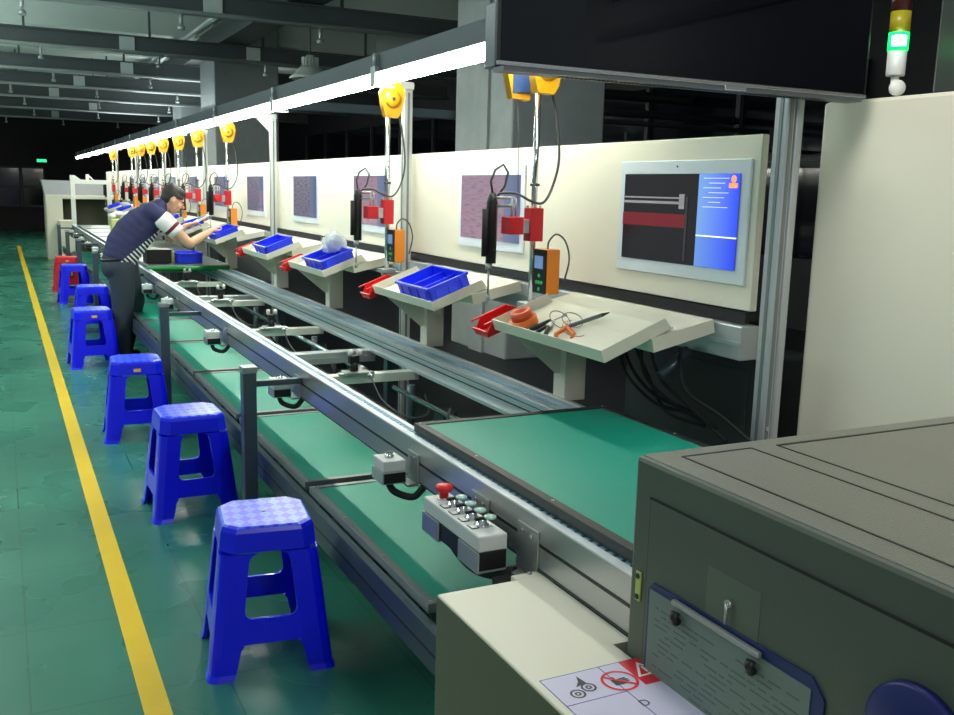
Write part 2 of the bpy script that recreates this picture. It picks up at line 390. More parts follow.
def tray_label(i):
    return ['cream sloping tray nearest the camera holding orange tape and tools',
            'cream sloping tray under the second blue bin along the row',
            'cream sloping tray under the blue bin wrapped in clear plastic',
            'cream sloping tray with a blue bin, fourth from the camera',
            "cream sloping tray with a blue bin at the worker's hands"][i] if i < 5 else 'cream sloping tray behind the worker, %s from the camera' % nth(i, len(TY))
tr0 = make_tray(tray_label(0)); tr0.location = (1.8, TY[0], 0)
for i in range(1, len(TY)): dup(tr0, (1.8, TY[i], 0), label=tray_label(i))
# red side bins
def make_redbin():
    t = empty('red_bin', (1.8, 0, 0), label='', cat='bin', group='red open bins hooked on the trays')
    M = T(0, 0, 1.045) @ Ry(-TA)
    mb = MB()
    # body: open-fronted, front at low x
    for y in (0, .141): mb.prism([(-.03,.0),(.19,0),(.19,.075),(.02,.075),(-.035,.02)], .004, M @ T(0, y+.004, 0) @ Rx(PI/2))
    mb.box(-.03, .19, 0, .145, 0, .004, M=M).box(.186, .19, 0, .145, 0, .075, M=M).box(-.034, -.03, 0, .145, 0, .035, M=M)
    mb.build('bin_body', redp, t)
    MB().box(-.035, .19, -.012, .0, .07, .078, .002, M=M).box(-.035, .19, .145, .157, .07, .078, .002, M=M).box(-.042, -.03, -.005, .15, .03, .04, .002, M=M).build('rim', redp, t)
    return t
rb = make_redbin(); rb.scale = (.8,.8,.8)
red_ys = [TY[k]+.815 for k in range(5)]
for i, y in enumerate(red_ys):
    lb = 'red open bin at the left end of the %s cream tray' % ORD[i]
    if i == 0: rb.location = (1.80, y, .205); rb['label'] = lb
    else: dup(rb, (1.80, y, .205), label=lb)
# blue bins
def make_bluebin(Lx=.215, Ly=.41, H=.072, nd=2, lb=''):
    t = empty('blue_bin', (0,0,0), label=lb, cat='bin', group='blue bins in the cream trays')
    w = .006; mb = MB()
    mb.box(.01, Lx-.01, .01, Ly-.01, 0, .005)
    mb.box(0, w, 0, Ly, 0, H, .001).box(Lx-w, Lx, 0, Ly, 0, H, .001).box(0, Lx, 0, w, 0, H, .001).box(0, Lx, Ly-w, Ly, 0, H, .001)
    for k in range(4): yy = Ly*(k+.5)/4; mb.box(-.005, 0, yy-.006, yy+.006, 0, H-.012).box(Lx, Lx+.005, yy-.006, yy+.006, 0, H-.012)
    for k in range(3): xx = Lx*(k+.5)/3; mb.box(xx-.006, xx+.006, -.005, 0, 0, H-.012)
    mb.build('bin_body', binblue, t)
    MB().box(-.008, .004, -.008, Ly+.008, H-.014, H, .002).box(Lx-.004, Lx+.008, -.008, Ly+.008, H-.014, H, .002).box(-.008, Lx+.008, -.008, .004, H-.014, H, .002).box(-.008, Lx+.008, Ly-.004, Ly+.008, H-.014, H, .002).build('rim', binblue, t)
    for k in range(nd): MB().box(w, Lx-w, Ly*(k+1)/(nd+1)-.003, Ly*(k+1)/(nd+1)+.003, .005, H-.02).build('divider', binblue, t)
    return t
bb = make_bluebin(lb='')
bl = {1:'blue divided bin in the second cream tray from the camera', 2:'blue bin holding clear plastic wrap, third tray from the camera', 3:'blue bin in the fourth cream tray from the camera', 4:"blue bin in the tray under the worker's hand"}
first = True
for i in range(1, len(TY)):
    lb = bl.get(i, 'blue bin behind the worker in the %s tray' % nth(i, len(TY)))
    x, y, z = 1.838, TY[i]+.12, 1.092
    if first: o = bb; o.location = (x, y, z); o['label'] = lb; first = False
    else: o = dup(bb, (x, y, z), label=lb)
    o.rotation_euler = (0, -TA, 0)
# clear plastic in third bin, packets in others
mb = MB(); rnd = random.Random(3)
for k in range(9):
    c = Vector((1.97+rnd.uniform(-.05,.05), TY[2]+.35+rnd.uniform(-.1,.1), 1.235+rnd.uniform(-.02,.045)))
    mb.ell(c, (rnd.uniform(.04,.07), rnd.uniform(.05,.08), rnd.uniform(.03,.05)), Rx(rnd.uniform(0,3)) @ Ry(rnd.uniform(0,3)), 12)
o = mb.build('plastic_bag', clearbag); tag(o, 'crumpled clear plastic bag piled on the third blue bin', 'bag')
md = o.modifiers.new('r', 'DISPLACE'); tx = bpy.data.textures.new('crumple', 'CLOUDS'); tx.noise_scale = .03; md.texture = tx; md.strength = .02
for i in (6, 7, 9):
    o = MB().ell((1.95, TY[i]+.35, 1.24), (.09,.14,.05), seg=12).build('plastic_bag', clearbag); tag(o, 'clear plastic wrap on the far blue bin in the %s tray' % ORD[i], 'bag')

# items in the first tray
def tp(u, v, h=0.0):   # point on first tray's sloping floor
    p = T(1.8, TY[0], 1.068) @ Ry(-TA) @ Vector((u, v, .004+h)); return p
MT = T(1.8, TY[0], 1.072) @ Ry(-TA)
t = empty('tape_roll', tuple(tp(.075, .68)), label='stack of orange tape rolls at the left of the nearest tray', cat='tape')
t.rotation_euler = (0, -TA, 0)
MB().lathe([(.028,0),(.058,0),(.058,.03),(.028,.03)], seg=28).build('roll', orange, t)
MB().lathe([(.026,.03),(.044,.03),(.044,.062),(.026,.062),(.026,.0)], seg=28).build('roll', mat('orange_red_tape', (226,92,50), .45), t)
t = empty('pliers', tuple(tp(.09, .52)), label='black handled pliers lying beside the orange tape rolls', cat='pliers'); t.rotation_euler = (0, -TA, .5)
MB().tube([(-.09,.0,.01),(-.05,.018,.012),(0,.006,.012)], .008, 8).tube([(-.09,-.035,.01),(-.05,-.022,.012),(0,-.004,.012)], .008, 8).build('handle', rubber, t)
MB().prism([(0,.012),(0,-.012),(.05,-.003),(.05,.003)], .01, T(0,0,.006)).build('jaw', steel, t)
t = empty('marker_pen', tuple(tp(.12, .42)), label='long grey tapered marker pen pointing to the board in the nearest tray', cat='pen'); t.rotation_euler = (0, -TA, -.55)
MB().tube([(-.02,0,.012),(.14,0,.012)], .008, 10).build('barrel', mat('grey_plastic', (105,108,112), .4), t)
MB().tube([(.14,0,.012),(.17,0,.012)], .008, 10, radii=[.008,.002]).build('tip', black, t)
t = empty('wire_strippers', tuple(tp(.10, .40)), label='orange handled cutters tangled in thin wire in the nearest tray', cat='cutters'); t.rotation_euler = (0, -TA, .9)
MB().tube([(-.07,.03,.012),(-.035,.034,.014),(0,.01,.014),(.02,.0,.014)], .009, 8).build('handle', orange, t)
MB().tube([(-.07,-.028,.012),(-.035,-.034,.014),(0,-.01,.014),(.02,.0,.014)], .009, 8).build('handle', orange, t)
MB().prism([(.01,.012),(.01,-.012),(.055,0)], .008, T(0,0,.01)).build('jaw', steel, t)
t = empty('screwdriver', tuple(tp(.10, .56)), label='short dark screwdriver beside the pliers in the nearest tray', cat='screwdriver'); t.rotation_euler = (0, -TA, -.25)
MB().tube([(-.06,0,.012),(.03,0,.012)], .011, 8).build('handle', black, t); MB().tube([(.03,0,.012),(.10,0,.012)], .003, 6).build('shaft', steel, t)
def loop_pts(c, r, n, tilt, ph=0, turns=1.0):
    out = []
    for k in range(n):
        a = ph+2*PI*turns*k/(n-1); out.append(MT @ Vector((c[0]+r*math.cos(a), c[1]+r*1.3*math.sin(a), .008+tilt*(1+math.sin(a))*r)))
    return out
wm = mat('thin_wire', (110,100,95), .4, .4); wo = mat('thin_orange_wire', (215,120,80), .4)
for j, (c, r, tl, m_, lb) in enumerate((((.12,.46),.032,.9,wm,'grey thin wire coil standing over the orange cutters'), ((.10,.33),.04,.5,wo,'thin orange wire loop trailing right of the cutters'), ((.15,.42),.034,.6,wm,'loose grey wire loop beside the marker pen'))):
    o = MB().tube(loop_pts(c, r, 26, tl, j, 1.3 if j != 1 else .6), .0016, 5).build('wire', m_); tag(o, lb, 'wire')

# ------------------------------------------------------------------ tool stations
PYS = [3.65, 5.43, 9.95, 11.6, 12.9, 14.2, 15.4, 16.6, 17.7, 20.8]
def make_stand():
    t = empty('tool_stand', (2.1, 0, 0), label='', cat='tool stand', group='chrome tool stands with red clamps')
    MB().tube([(0,0,1.13),(0,0,2.10)], .0135, 12).build('pole', chrome, t)
    MB().box(-.03, .17, -.018, .018, 1.10, 1.125, .003).build('mount_arm', alu, t)
    MB().box(-.045, .045, -.045, .045, 1.12, 1.145, .003).build('foot_plate', alu, t)
    c = MB().box(-.032, .032, -.032, .032, 1.415, 1.56, .003).build('red_clamp', redm, t)
    mb = MB()
    for a in (-.02, .02): mb.tube([(a,-.02,1.56),(a,-.02,1.572)], .006, 8).tube([(a,.02,1.56),(a,.02,1.572)], .006, 8)
    mb.build('bolt', steel, c)
    MB().box(-.075, -.03, -.02, .03, 1.45, 1.51, .003).build('link', alu, t)
    MB().box(-.135, -.065, -.03, .05, 1.445, 1.52, .003).build('red_block', redm, t)
    mb = MB()
    for a in (-.08, -.10): mb.tube([(a, .02, 1.52), (a, .02, 1.6)], .005, 8)
    mb.tube([(-.08,.03,1.60),(-.145,.12,1.60)], .007, 8).tube([(-.08,.03,1.565),(-.145,.12,1.565)], .007, 8)
    mb.build('holder_rod', steel, t)
    MB().tube([(.0,-.02,1.66),(.0,.02,1.66)], .007, 8).tube([(-.022,0,1.66),(.022,0,1.66)], .006, 8).build('set_screw', darkgrey, t)
    return t
def make_driver():
    t = empty('electric_screwdriver', (1.955, .12, 0), label='', cat='screwdriver', group='black electric screwdrivers hanging on tool stands')
    MB().tube([(0,0,1.31),(0,0,1.58),(0,0,1.62)], .026, 14, radii=[.024,.026,.014]).build('body', black, t)
    MB().tube([(-.032,.0,1.34),(-.032,0,1.55)], .015, 10).build('side_grip', rubber, t)
    MB().tube([(-.01,0,1.31),(-.01,0,1.28)], .016, 10).build('chuck', steel, t)
    MB().tube([(-.01,0,1.28),(-.01,0,1.17)], .005, 8).tube([(-.01,0,1.17),(-.01,0,1.14)], .009, 8).build('bit', steel, t)
    MB().tube([(0,0,1.62),(-.01,-.0,1.67),(.005,-.01,1.72),(.04,-.02,1.745),(.065,-.02,1.71),(.055,-.01,1.65),(.02,0,1.6)], .0055, 8).build('cable', cabgrey, t)
    return t
def bez(p, n=10):
    out = []; P = [Vector(q) for q in p]
    P = [P[0]*2-P[1]] + P + [P[-1]*2-P[-2]]
    for i in range(1, len(P)-2):
        for k in range(n):
            u = k/n; a, b_, c, d = P[i-1], P[i], P[i+1], P[i+2]
            out.append(.5*((2*b_)+(-a+c)*u+(2*a-5*b_+4*c-d)*u*u+(-a+3*b_-3*c+d)*u**3))
    out.append(P[-2]); return out
def make_balancer(two=False):
    t = empty('spring_balancer', (2.1, 0, 0), label='', cat='balancer', group='yellow tool balancers on the poles')
    prof = [(-.055,.0),(-.04,-.055),(.03,-.06),(.05,-.03),(.07,.06),(.06,.1),(.02,.13),(-.03,.12),(-.065,.07)]
    M = T(0,-.028,2.105) @ Rx(PI/2) @ Matrix.Diagonal((1.12,1.12,1,1))
    MB().prism([(p[0], p[1]) for p in prof], .05, M).build('case', yellow, t)
    MB().lathe([(.052,0),(.05,.008),(.02,.012),(.0001,.012)], (0,-.078,2.145), 20, Rx(PI/2)).build('cover', yellow, t)
    MB().lathe([(.01,0),(.01,.006)], (0,-.09,2.145), 10, Rx(PI/2)).build('hub', darkgrey, t)
    MB().tube([(-.035,-.05,2.13),(-.03,-.04,1.57)], .0022, 5).build('wire_rope', cabgrey, t)
    return t
def make_controller():
    t = empty('screwdriver_controller', (2.12, -.13, 0), label='', cat='controller', group='orange screwdriver controllers')
    MB().box(-.02, .045, -.05, .06, 1.19, 1.385, .004).build('case', orangeb, t)
    MB().box(-.026, -.02, -.048, .058, 1.192, 1.383, .001).build('face', black, t)
    R(t, 'display', mat('pale_blue_display', (90,120,160), emit=(100,130,170), estr=.5), .045, .07, 1.30, 1.355, .028)
    mb = MB()
    for (dy, dz) in ((0,.03),(0,-.03),(.022,0),(-.022,0),(0,0)): mb.lathe([(.009,0),(.008,.003)], (-.026, dy+.005, 1.24+dz), 10, Ry(-PI/2))
    mb.build('button', mat('green_button', (40,190,100), .4), t)
    MB().tube(bez([(.01,-.0,1.385),(.01,-.01,1.42),(.04,-.02,1.45),(.08,-.03,1.42),(.10,-.035,1.34),(.08,-.03,1.24)]), .004, 6).build('cable', cabgrey, t)
    return t
def make_cable():
    o = MB().tube(bez([(.05,.0,2.12),(.085,-.02,1.95),(.1,-.03,1.78),(.08,-.02,1.66),(.02,-.045,1.585),(-.04,-.04,1.59),(-.09,-.0,1.62),(-.13,.08,1.62)]), .0058, 8).build('power_cable', cabgrey)
    return tag(o, 'x', 'cable', 'grey cables looping beside the tool stands')
st, dr, ba, ct, cb = make_stand(), make_driver(), make_balancer(), make_controller(), make_cable()
nP = len(PYS)
def placep(proto, i, x, y, lb):
    if not proto.get('used'): proto['used'] = 1; proto.location = (x, y, 0); proto['label'] = lb; return proto
    r = dup(proto, (x, y, 0), label=lb); return r
for i, y in enumerate(PYS):
    w = nth(i, nP)
    placep(st, i, 2.1, y, 'chrome pole with a red clamp in front of the boards, %s of the row' % w)
    placep(dr, i, 1.955, y+.12, 'black electric screwdriver held by the %s red clamp' % w)
    placep(ba, i, 2.1, y, 'yellow balancer on top of the %s chrome pole' % w)
    placep(ct, i, 2.12, y-.08, 'orange controller with black face beside the %s chrome pole' % w)
    placep(cb, i, 2.1, y, 'grey cable looping down from the %s yellow balancer' % w)
for o in list(col.objects):
    if 'used' in o: del o['used']
# second yellow balancer with blue label over the first pole
t = empty('spring_balancer', (2.1, 3.80, 0), label='yellow balancer with dark blue label half hidden under the big black screen', cat='balancer', group='yellow tool balancers on the poles')
MB().prism([(-.07,.07),(-.04,-.055),(.05,-.06),(.06,.07)], .05, T(-.03,0,2.085) @ Rx(PI/2)).build('case', yellow, t)
MB().box(-.07, .015, -.056, -.052, 2.055, 2.13).build('blue_label', mat('blue_label', (25,60,110), .5), t)
MB().tube([(-.03,-.03,2.04),(-.015,-.03,1.58)], .0022, 5).build('wire_rope', cabgrey, t)

# ------------------------------------------------------------------ conveyor
cv = empty('conveyor_line', (1.2, 2.0, 0), label='long two-level aluminium conveyor running down the room with white cross bars', cat='conveyor')
def C(mb, name, m, par=None):    # build with world coords inside conveyor
    if par is None: par = cv; off = Vector((1.2, 2.0, 0))
    bmesh.ops.translate(mb.bm, verts=mb.bm.verts[:], vec=-Vector((1.2, 2.0, 0)))
    return mb.build(name, m, par)
YE = 19.6
fr = C(MB().box(1.2, 1.212, 1.57, YE, .66, .80, .002).box(1.212, 1.225, 1.57, YE, .66, .795).box(1.248, 1.262, 1.57, YE, .66, .80, .002).box(1.212,1.25,1.57,YE,.70,.72), 'front_rail', steel)
C(MB().box(1.199, 1.225, 1.57, YE, .80, .806, .001).box(1.245, 1.264, 1.57, YE, .80, .806, .001), 'top_strip', mat('bright_strip', (232,236,240), .3, .4), fr)
C(MB().box(1.1985, 1.2, 1.57, YE, .727, .736), 'slot', black, fr)
C(MB().box(1.1985, 1.2, 1.57, YE, .664, .668), 'slot', darkgrey, fr)
mb = MB()
y = 1.58
while y < 12: mb.box(1.226, 1.244, y, y+.022, .792, .803); y += .034
mb.box(1.226, 1.244, 12, YE, .792, .800)
C(mb, 'chain', chain, fr)
br = C(MB().box(1.89, 1.93, 1.6, YE, .70, .795, .003).box(1.93, 2.03, 1.6, YE, .70, .778, .003).box(2.0, 2.03, 1.6, YE, .778, .80, .003).box(1.87,1.89,1.6,YE,.695,.71), 'back_rail', alu)
C(MB().box(1.8885, 1.89, 1.6, YE, .742, .748).box(1.8885, 1.89, 1.6, YE, .770, .773), 'slot', black, br)
mb = MB(); y = 1.6
while y < 12: mb.box(1.945, 1.975, y, y+.022, .778, .790); y += .034
mb.box(1.945, 1.975, 12, YE, .778, .787)
C(mb, 'chain', chain, br)
for y in (4.47, 6.1, 7.7, 9.25, 12.4, 14.6): C(MB().box(1.26, 1.9, y-.035, y+.035, .655, .70, .003), 'cross_bar', barwhite)
for y in (5.12, 8.02, 11, 13.5): C(MB().box(1.26, 1.9, y-.04, y+.04, .64, .705, .003).box(1.26,1.9,y-.043,y-.04,.665,.675), 'cross_profile', alu)
# shafts
C(MB().tube([(1.77,2.6,.62),(1.77,4.45,.62)], .014, 10).tube([(1.77,4.62,.62),(1.77,8,.62)], .014, 10), 'drive_shaft', chrome)
for y in (3.4, 4.9, 6.5): C(MB().tube([(1.77,y,.62),(1.77,y+.09,.62)], .024, 12), 'coupling', steel)
for y in (4.30, 5.95, 7.55):
    C(MB().tube([(1.80,y,.40),(1.80,y,.66)], .02, 10), 'hydraulic_stub', aludark)
# stop devices
for y in (4.44, 6.07, 7.67, 9.2, 12.38, 14.58):
    s = C(MB().box(1.49, 1.62, y-.045, y+.045, .70, .722, .006).box(1.465,1.65,y-.02,y+.02,.70,.715,.005), 'stopper_base', steel)
    C(MB().tube([(1.545,y,.72),(1.545,y,.765)], .022, 12).box(1.52,1.57,y-.02,y+.02,.76,.80,.004), 'stopper_body', black, s)
    for xr in (1.523, 1.57): C(MB().lathe([(.004,-.009),(.017,-.009),(.017,.009),(.004,.009)], (xr,y-.012,.818), 14, Ry(PI/2)), 'roller', white, s)
    C(MB().tube([(1.60,y-.02,.71),(1.62,y-.07,.70)], .011, 8), 'air_fitting', chrome, s)
    C(MB().tube(bez([(1.61,y-.07,.70),(1.63,y-.2,.60),(1.70,y-.35,.55),(1.80,y-.35,.56),(1.85,y-.2,.62)],6), .004, 6), 'air_hose', cabgrey, s)
# lower level frame
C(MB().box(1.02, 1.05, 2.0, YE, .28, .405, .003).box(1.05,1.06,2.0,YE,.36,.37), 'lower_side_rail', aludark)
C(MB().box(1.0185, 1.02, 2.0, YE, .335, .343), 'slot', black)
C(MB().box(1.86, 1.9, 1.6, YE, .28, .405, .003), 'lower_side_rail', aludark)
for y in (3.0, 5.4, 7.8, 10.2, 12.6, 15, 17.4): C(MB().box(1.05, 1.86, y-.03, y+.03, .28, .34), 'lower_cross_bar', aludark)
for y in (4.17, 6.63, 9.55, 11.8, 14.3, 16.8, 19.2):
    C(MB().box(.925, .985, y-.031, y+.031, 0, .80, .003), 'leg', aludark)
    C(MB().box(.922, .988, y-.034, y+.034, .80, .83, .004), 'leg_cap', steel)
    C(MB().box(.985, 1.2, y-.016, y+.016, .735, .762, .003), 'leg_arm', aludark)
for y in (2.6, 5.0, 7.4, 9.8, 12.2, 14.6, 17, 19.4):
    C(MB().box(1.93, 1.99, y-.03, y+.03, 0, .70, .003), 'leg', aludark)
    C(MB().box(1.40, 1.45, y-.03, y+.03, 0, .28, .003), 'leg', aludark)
# hoses / valve blocks hanging under the deck
for i, y in enumerate((3.9, 5.5, 7.0)):
    C(MB().box(1.80, 1.87, y, y+.12, .52, .6, .004), 'valve_block', black)
    C(MB().tube(bez([(1.83,y,.58),(1.76,y-.15,.66),(1.68,y-.3,.60),(1.72,y-.4,.5)],6), .007, 6), 'air_hose', rubber)

# lower pallets
def make_pallet(Wx, Ly, H, name, edge, lb, group, tube=False, mt=None):
    t = empty(name, (0,0,0), label=lb, cat='pallet', group=group)
    MB().box(0, Wx, 0, .03, 0, H, .002).box(0, Wx, Ly-.03, Ly, 0, H, .002).box(0, .03, .03, Ly-.03, 0, H, .002).box(Wx-.03, Wx, .03, Ly-.03, 0, H, .002).build('frame', edge, t)
    MB().box(.03, Wx-.03, .03, Ly-.03, 0, H-.004).build('top_mat' if mt else 'green_mat', mt or greenmat, t)
    if tube: MB().tube([(0,-.022,.0),(Wx,-.022,.0)], .024, 12).build('edge_tube', greentube, t)
    mb = MB()
    for x in (.015, Wx-.015):
        for y in (.015, Ly/3, Ly*2/3, Ly-.015): mb.lathe([(.005,0),(.005,.002),(.0001,.002)], (x, y, H), 8)
    mb.build('screw', steel, t)
    return t
lp = make_pallet(.79, 1.2, .03, 'lower_pallet', grframe, '', 'green topped pallets on the lower level')
y = 2.37; i = 0
ly = []
while y < 17.5: ly.append(y); y += 1.262
for i, y in enumerate(ly):
    lb = 'green topped pallet on the lower level, %s from the camera' % nth(i, len(ly))
    if i == 0: lp.location = (1.055, y, .406); lp['label'] = lb
    else: dup(lp, (1.055, y, .406), label=lb)
# black edge strips along lower pallets' outer side
# upper pallets
up = make_pallet(.78, 1.35, .03, 'upper_pallet', blackf, 'large green pallet with black frame on the upper rails beside the grey cabinet', 'green pallets on the upper rails')
up.location = (1.235, 1.57, .807)
UPY = [9.8, 11.1, 12.4, 13.7, 15.0, 16.3, 17.6]
u2 = make_pallet(.78, 1.22, .03, 'upper_pallet', grframe, '', 'green pallets on the upper rails', True, mat('dark_grey_mat', (70,84,82), .3))
for i, y in enumerate(UPY):
    lb = 'grey pallet with green front edge beyond the worker, %s in line' % nth(i, len(UPY))
    if i == 0: u2.location = (1.235, y-.25, .807); u2['label'] = lb
    else: dup(u2, (1.235, y-.25, .807), label=lb)
# goods on the upper pallets
o = make_bluebin(.25, .34, .10, 0, "blue bin on the green pallet below the worker's forearm"); o.location = (1.55, 9.78, .838); o['group'] = 'loose goods on upper pallets'
t = empty('storage_box', (1.27, 9.8, .838), label='black open box on the pallet beside the worker\'s waist', cat='box')
MB().box(0,.23,0,.005,0,.13).box(0,.23,.3,.305,0,.13).box(0,.005,0,.305,0,.13).box(.225,.23,0,.305,0,.13).box(0,.23,0,.305,0,.005).build('box_body', black, t)
MB().box(-.006,.236,-.006,.311,.125,.135,.001).build('rim', black, t)
o = MB().box(1.512,1.537,9.83,9.86,.838,.93,.003).lathe([(.009,.93),(.009,.95),(.005,.96)], (1.525,9.845,0), 10).build('small_bottle', mat('yellow_green_liquid',(190,205,90),.3)); tag(o,'small yellow-green bottle between the black box and blue bin','bottle')
t = empty('goods_box', (1.55, 15.9, .838), label='pale yellow carton with crumpled white bag on the far upper pallet', cat='carton')
MB().box(0,.25,0,.25,0,.2,.005).build('carton', cardboard, t)
mb = MB()
for k in range(6): mb.ell((.02+.05*k, .1+.03*(k%2), .24+.02*(k%3)), (.06,.07,.05), seg=10)
mb.build('white_bag', white, t)

# control boxes on the front rail
def make_small_box():
    t = empty('control_box', (1.2, 0, .70), label='', cat='control box', group='small control boxes bolted to the front rail')
    MB().box(-.115, -.035, -.05, .05, .012, .05, .004).build('lid', mat('light_grey_plastic', (205,208,206), .4), t)
    MB().box(-.118, -.032, -.052, .052, -.03, .012, .003).build('housing', steel, t)
    MB().box(-.113, -.037, -.0525, -.052, -.026, .008).build('front_plate', black, t)
    MB().lathe([(.016,0),(.016,.006),(.011,.008),(.011,.014),(.0001,.014)], (-.075, 0, .05), 16).box(-.088,-.062,-.004,.004,.062,.07,.001).build('selector_knob', chrome, t)
    MB().box(-.006, 0, -.085, .005, -.035, .07, .002).box(-.04, -.0, -.08, .0, -.036, -.030).build('bracket', steel, t)
    MB().lathe([(.005,0),(.005,.004)], (-.006,-.045,.052), 8, Ry(-PI/2)).lathe([(.005,0),(.005,.004)], (-.006,-.025,.052), 8, Ry(-PI/2)).build('bolt', chrome, t)
    MB().tube(bez([(-.075,.02,-.03),(-.07,-.03,-.06),(-.03,-.1,-.065),(.0,-.12,-.03)],6), .012, 8).build('cable', rubber, t)
    return t
sb = make_small_box()
SBY = [2.87, 4.28, 5.86, 7.62, 8.75, 11.2, 12.6, 13.8, 15.0, 16.2, 17.4, 18.6]
for i, y in enumerate(SBY):
    lb = 'small grey control box with one knob on the front rail, %s from the camera' % nth(i, len(SBY))
    if i == 0: sb.location = (1.2, y, .69); sb['label'] = lb
    else: dup(sb, (1.2, y, .69), label=lb)
t = empty('push_button_station', (1.2, 2.085, .68), label='long grey control box with red emergency button and four selector knobs', cat='control box')
MB().box(-.13, -.045, 0, .365, .015, .06, .005).build('lid', MATS['light_grey_plastic'], t)
MB().box(-.134, -.128, -.002, .12, -.04, .015, .002).box(-.134, -.04, -.002, .12, -.042, -.037, .001).build('steel_cradle', steel, t)
MB().box(-.134, -.128, .25, .367, -.04, .015, .002).box(-.134, -.04, .25, .367, -.042, -.037, .001).build('steel_cradle', steel, t)
MB().box(-.128, -.047, .0, .363, -.036, .015, .002).build('base', black, t)
eb = MB().lathe([(.014,0),(.014,.022),(.024,.026),(.026,.036),(.022,.042),(.0001,.044)], (-.085, .32, .06), 22).build('emergency_button', redp, t)
MB().lathe([(.02,0),(.02,.006)], (-.085,.32,.06), 20).build('collar', chrome, eb)
for k in range(4):
    yy = .255-.06*k
    s = MB().lathe([(.02,0),(.02,.005),(.014,.007),(.013,.018),(.0001,.019)], (-.085, yy, .06), 20).build('selector_knob', chrome, t)
    MB().box(-.122,-.10,yy-.016,yy+.016,.06,.0615).build('tag_plate', black, s)
    MB().box(-.119,-.104,yy-.012,yy+.012,.0615,.0625).build('tag_face', white, s)
    MB().box(-.105,-.065,yy-.005,yy+.005,.076,.086,.002, M=None).build('lever', black, s)
    MB().lathe([(.017,0),(.016,.006),(.0001,.008)], (-.066, yy-.012, .084), 18).build('cap', mat('pale_green_cap', (190,222,208), .2, .2), s)
for yy in (-.09, .19):
    b_ = MB().box(-.006, 0, yy, yy+.11, -.042, .085, .002).box(-.045, 0, yy, yy+.11, -.045, -.040).build('bracket', steel, t)
    MB().lathe([(.006,0),(.006,.005)], (-.006,yy+.03,.065), 10, Ry(-PI/2)).lathe([(.006,0),(.006,.005)], (-.006,yy+.08,.065), 10, Ry(-PI/2)).build('bolt', chrome, b_)
MB().tube(bez([(-.08,.28,-.04),(-.08,.2,-.065),(-.08,.1,-.07),(-.05,.02,-.06),(-.03,-.02,-.05)],8), .02, 10).build('cable', rubber, t)
MB().box(-.10,-.03,-.06,-.02,-.10,-.045,.004).build('cable_gland', rubber, t)

# ------------------------------------------------------------------ stools
def stool_top_mat(name, c0, c1):
    m = bpy.data.materials.new(name); m.use_nodes = True; nt = m.node_tree; b = nt.nodes['Principled BSDF']; N = nt.nodes.new; L_ = nt.links.new
    tc = N('ShaderNodeTexCoord'); mp = N('ShaderNodeMapping'); mp.inputs['Rotation'].default_value = (0,0,0)
    sp = N('ShaderNodeSeparateXYZ'); L_(tc.outputs['Object'], sp.inputs[0])
    def M_(op, a, bb=None, c=None):
        n = N('ShaderNodeMath'); n.operation = op
        for i, v in enumerate((a, bb, c)):
            if v is None: continue
            if isinstance(v, (int, float)): n.inputs[i].default_value = v
            else: L_(v, n.inputs[i])
        return n.outputs[0]
    u = M_('MULTIPLY', sp.outputs[0], 1/.046); v = M_('MULTIPLY', sp.outputs[1], 1/.062)
    a = M_('ADD', u, v); d = M_('SUBTRACT', u, v)
    fa = M_('FLOOR', a); fd = M_('FLOOR', d); ch = M_('PINGPONG', M_('ADD', fa, fd), 1.0)
    # inner lines
    ga = M_('ABSOLUTE', M_('SUBTRACT', M_('FRACT', a), .5)); gd = M_('ABSOLUTE', M_('SUBTRACT', M_('FRACT', d), .5))
    ring = M_('GREATER_THAN', M_('MAXIMUM', ga, gd), .2); band = M_('MULTIPLY', ch, M_('ADD', M_('MULTIPLY', ring, .5), .5))
    top = M_('GREATER_THAN', sp.outputs[2], .505)
    f = M_('MULTIPLY', M_('ADD', M_('MULTIPLY', ch, .6), M_('MULTIPLY', band, .4)), top)
    mx = N('ShaderNodeMix'); mx.data_type = 'RGBA'; mx.inputs[6].default_value = lin(c0); mx.inputs[7].default_value = lin(c1); L_(f, mx.inputs[0]); L_(mx.outputs[2], b.inputs['Base Color'])
    bp = N('ShaderNodeBump'); bp.inputs['Strength'].default_value = .4; bp.inputs['Distance'].default_value = .002; L_(f, bp.inputs['Height']); L_(bp.outputs['Normal'], b.inputs['Normal'])
    b.inputs['Roughness'].default_value = .3
    return m
blue_top = stool_top_mat('blue_patterned_seat', (4,26,245), (66,108,252)); red_top = stool_top_mat('red_patterned_seat', (205,20,30), (235,70,70))
SZ = .51
def half(z): return .152 + (.208-.152)*(SZ-z)/SZ
def fil(z, z0, r):  # extra width near a horizontal member edge
    d = abs(z-z0)
    return r-math.sqrt(max(0, r*r-(r-d)**2)) if d < r else 0
def legw(z):
    w = .078
    if .42 >= z >= .2: return w+fil(z, .42, .03)+fil(z, .2, .03)
    if z < .115: return w-.012*(.115-z)/.115+fil(z, .115, .025)
    return w
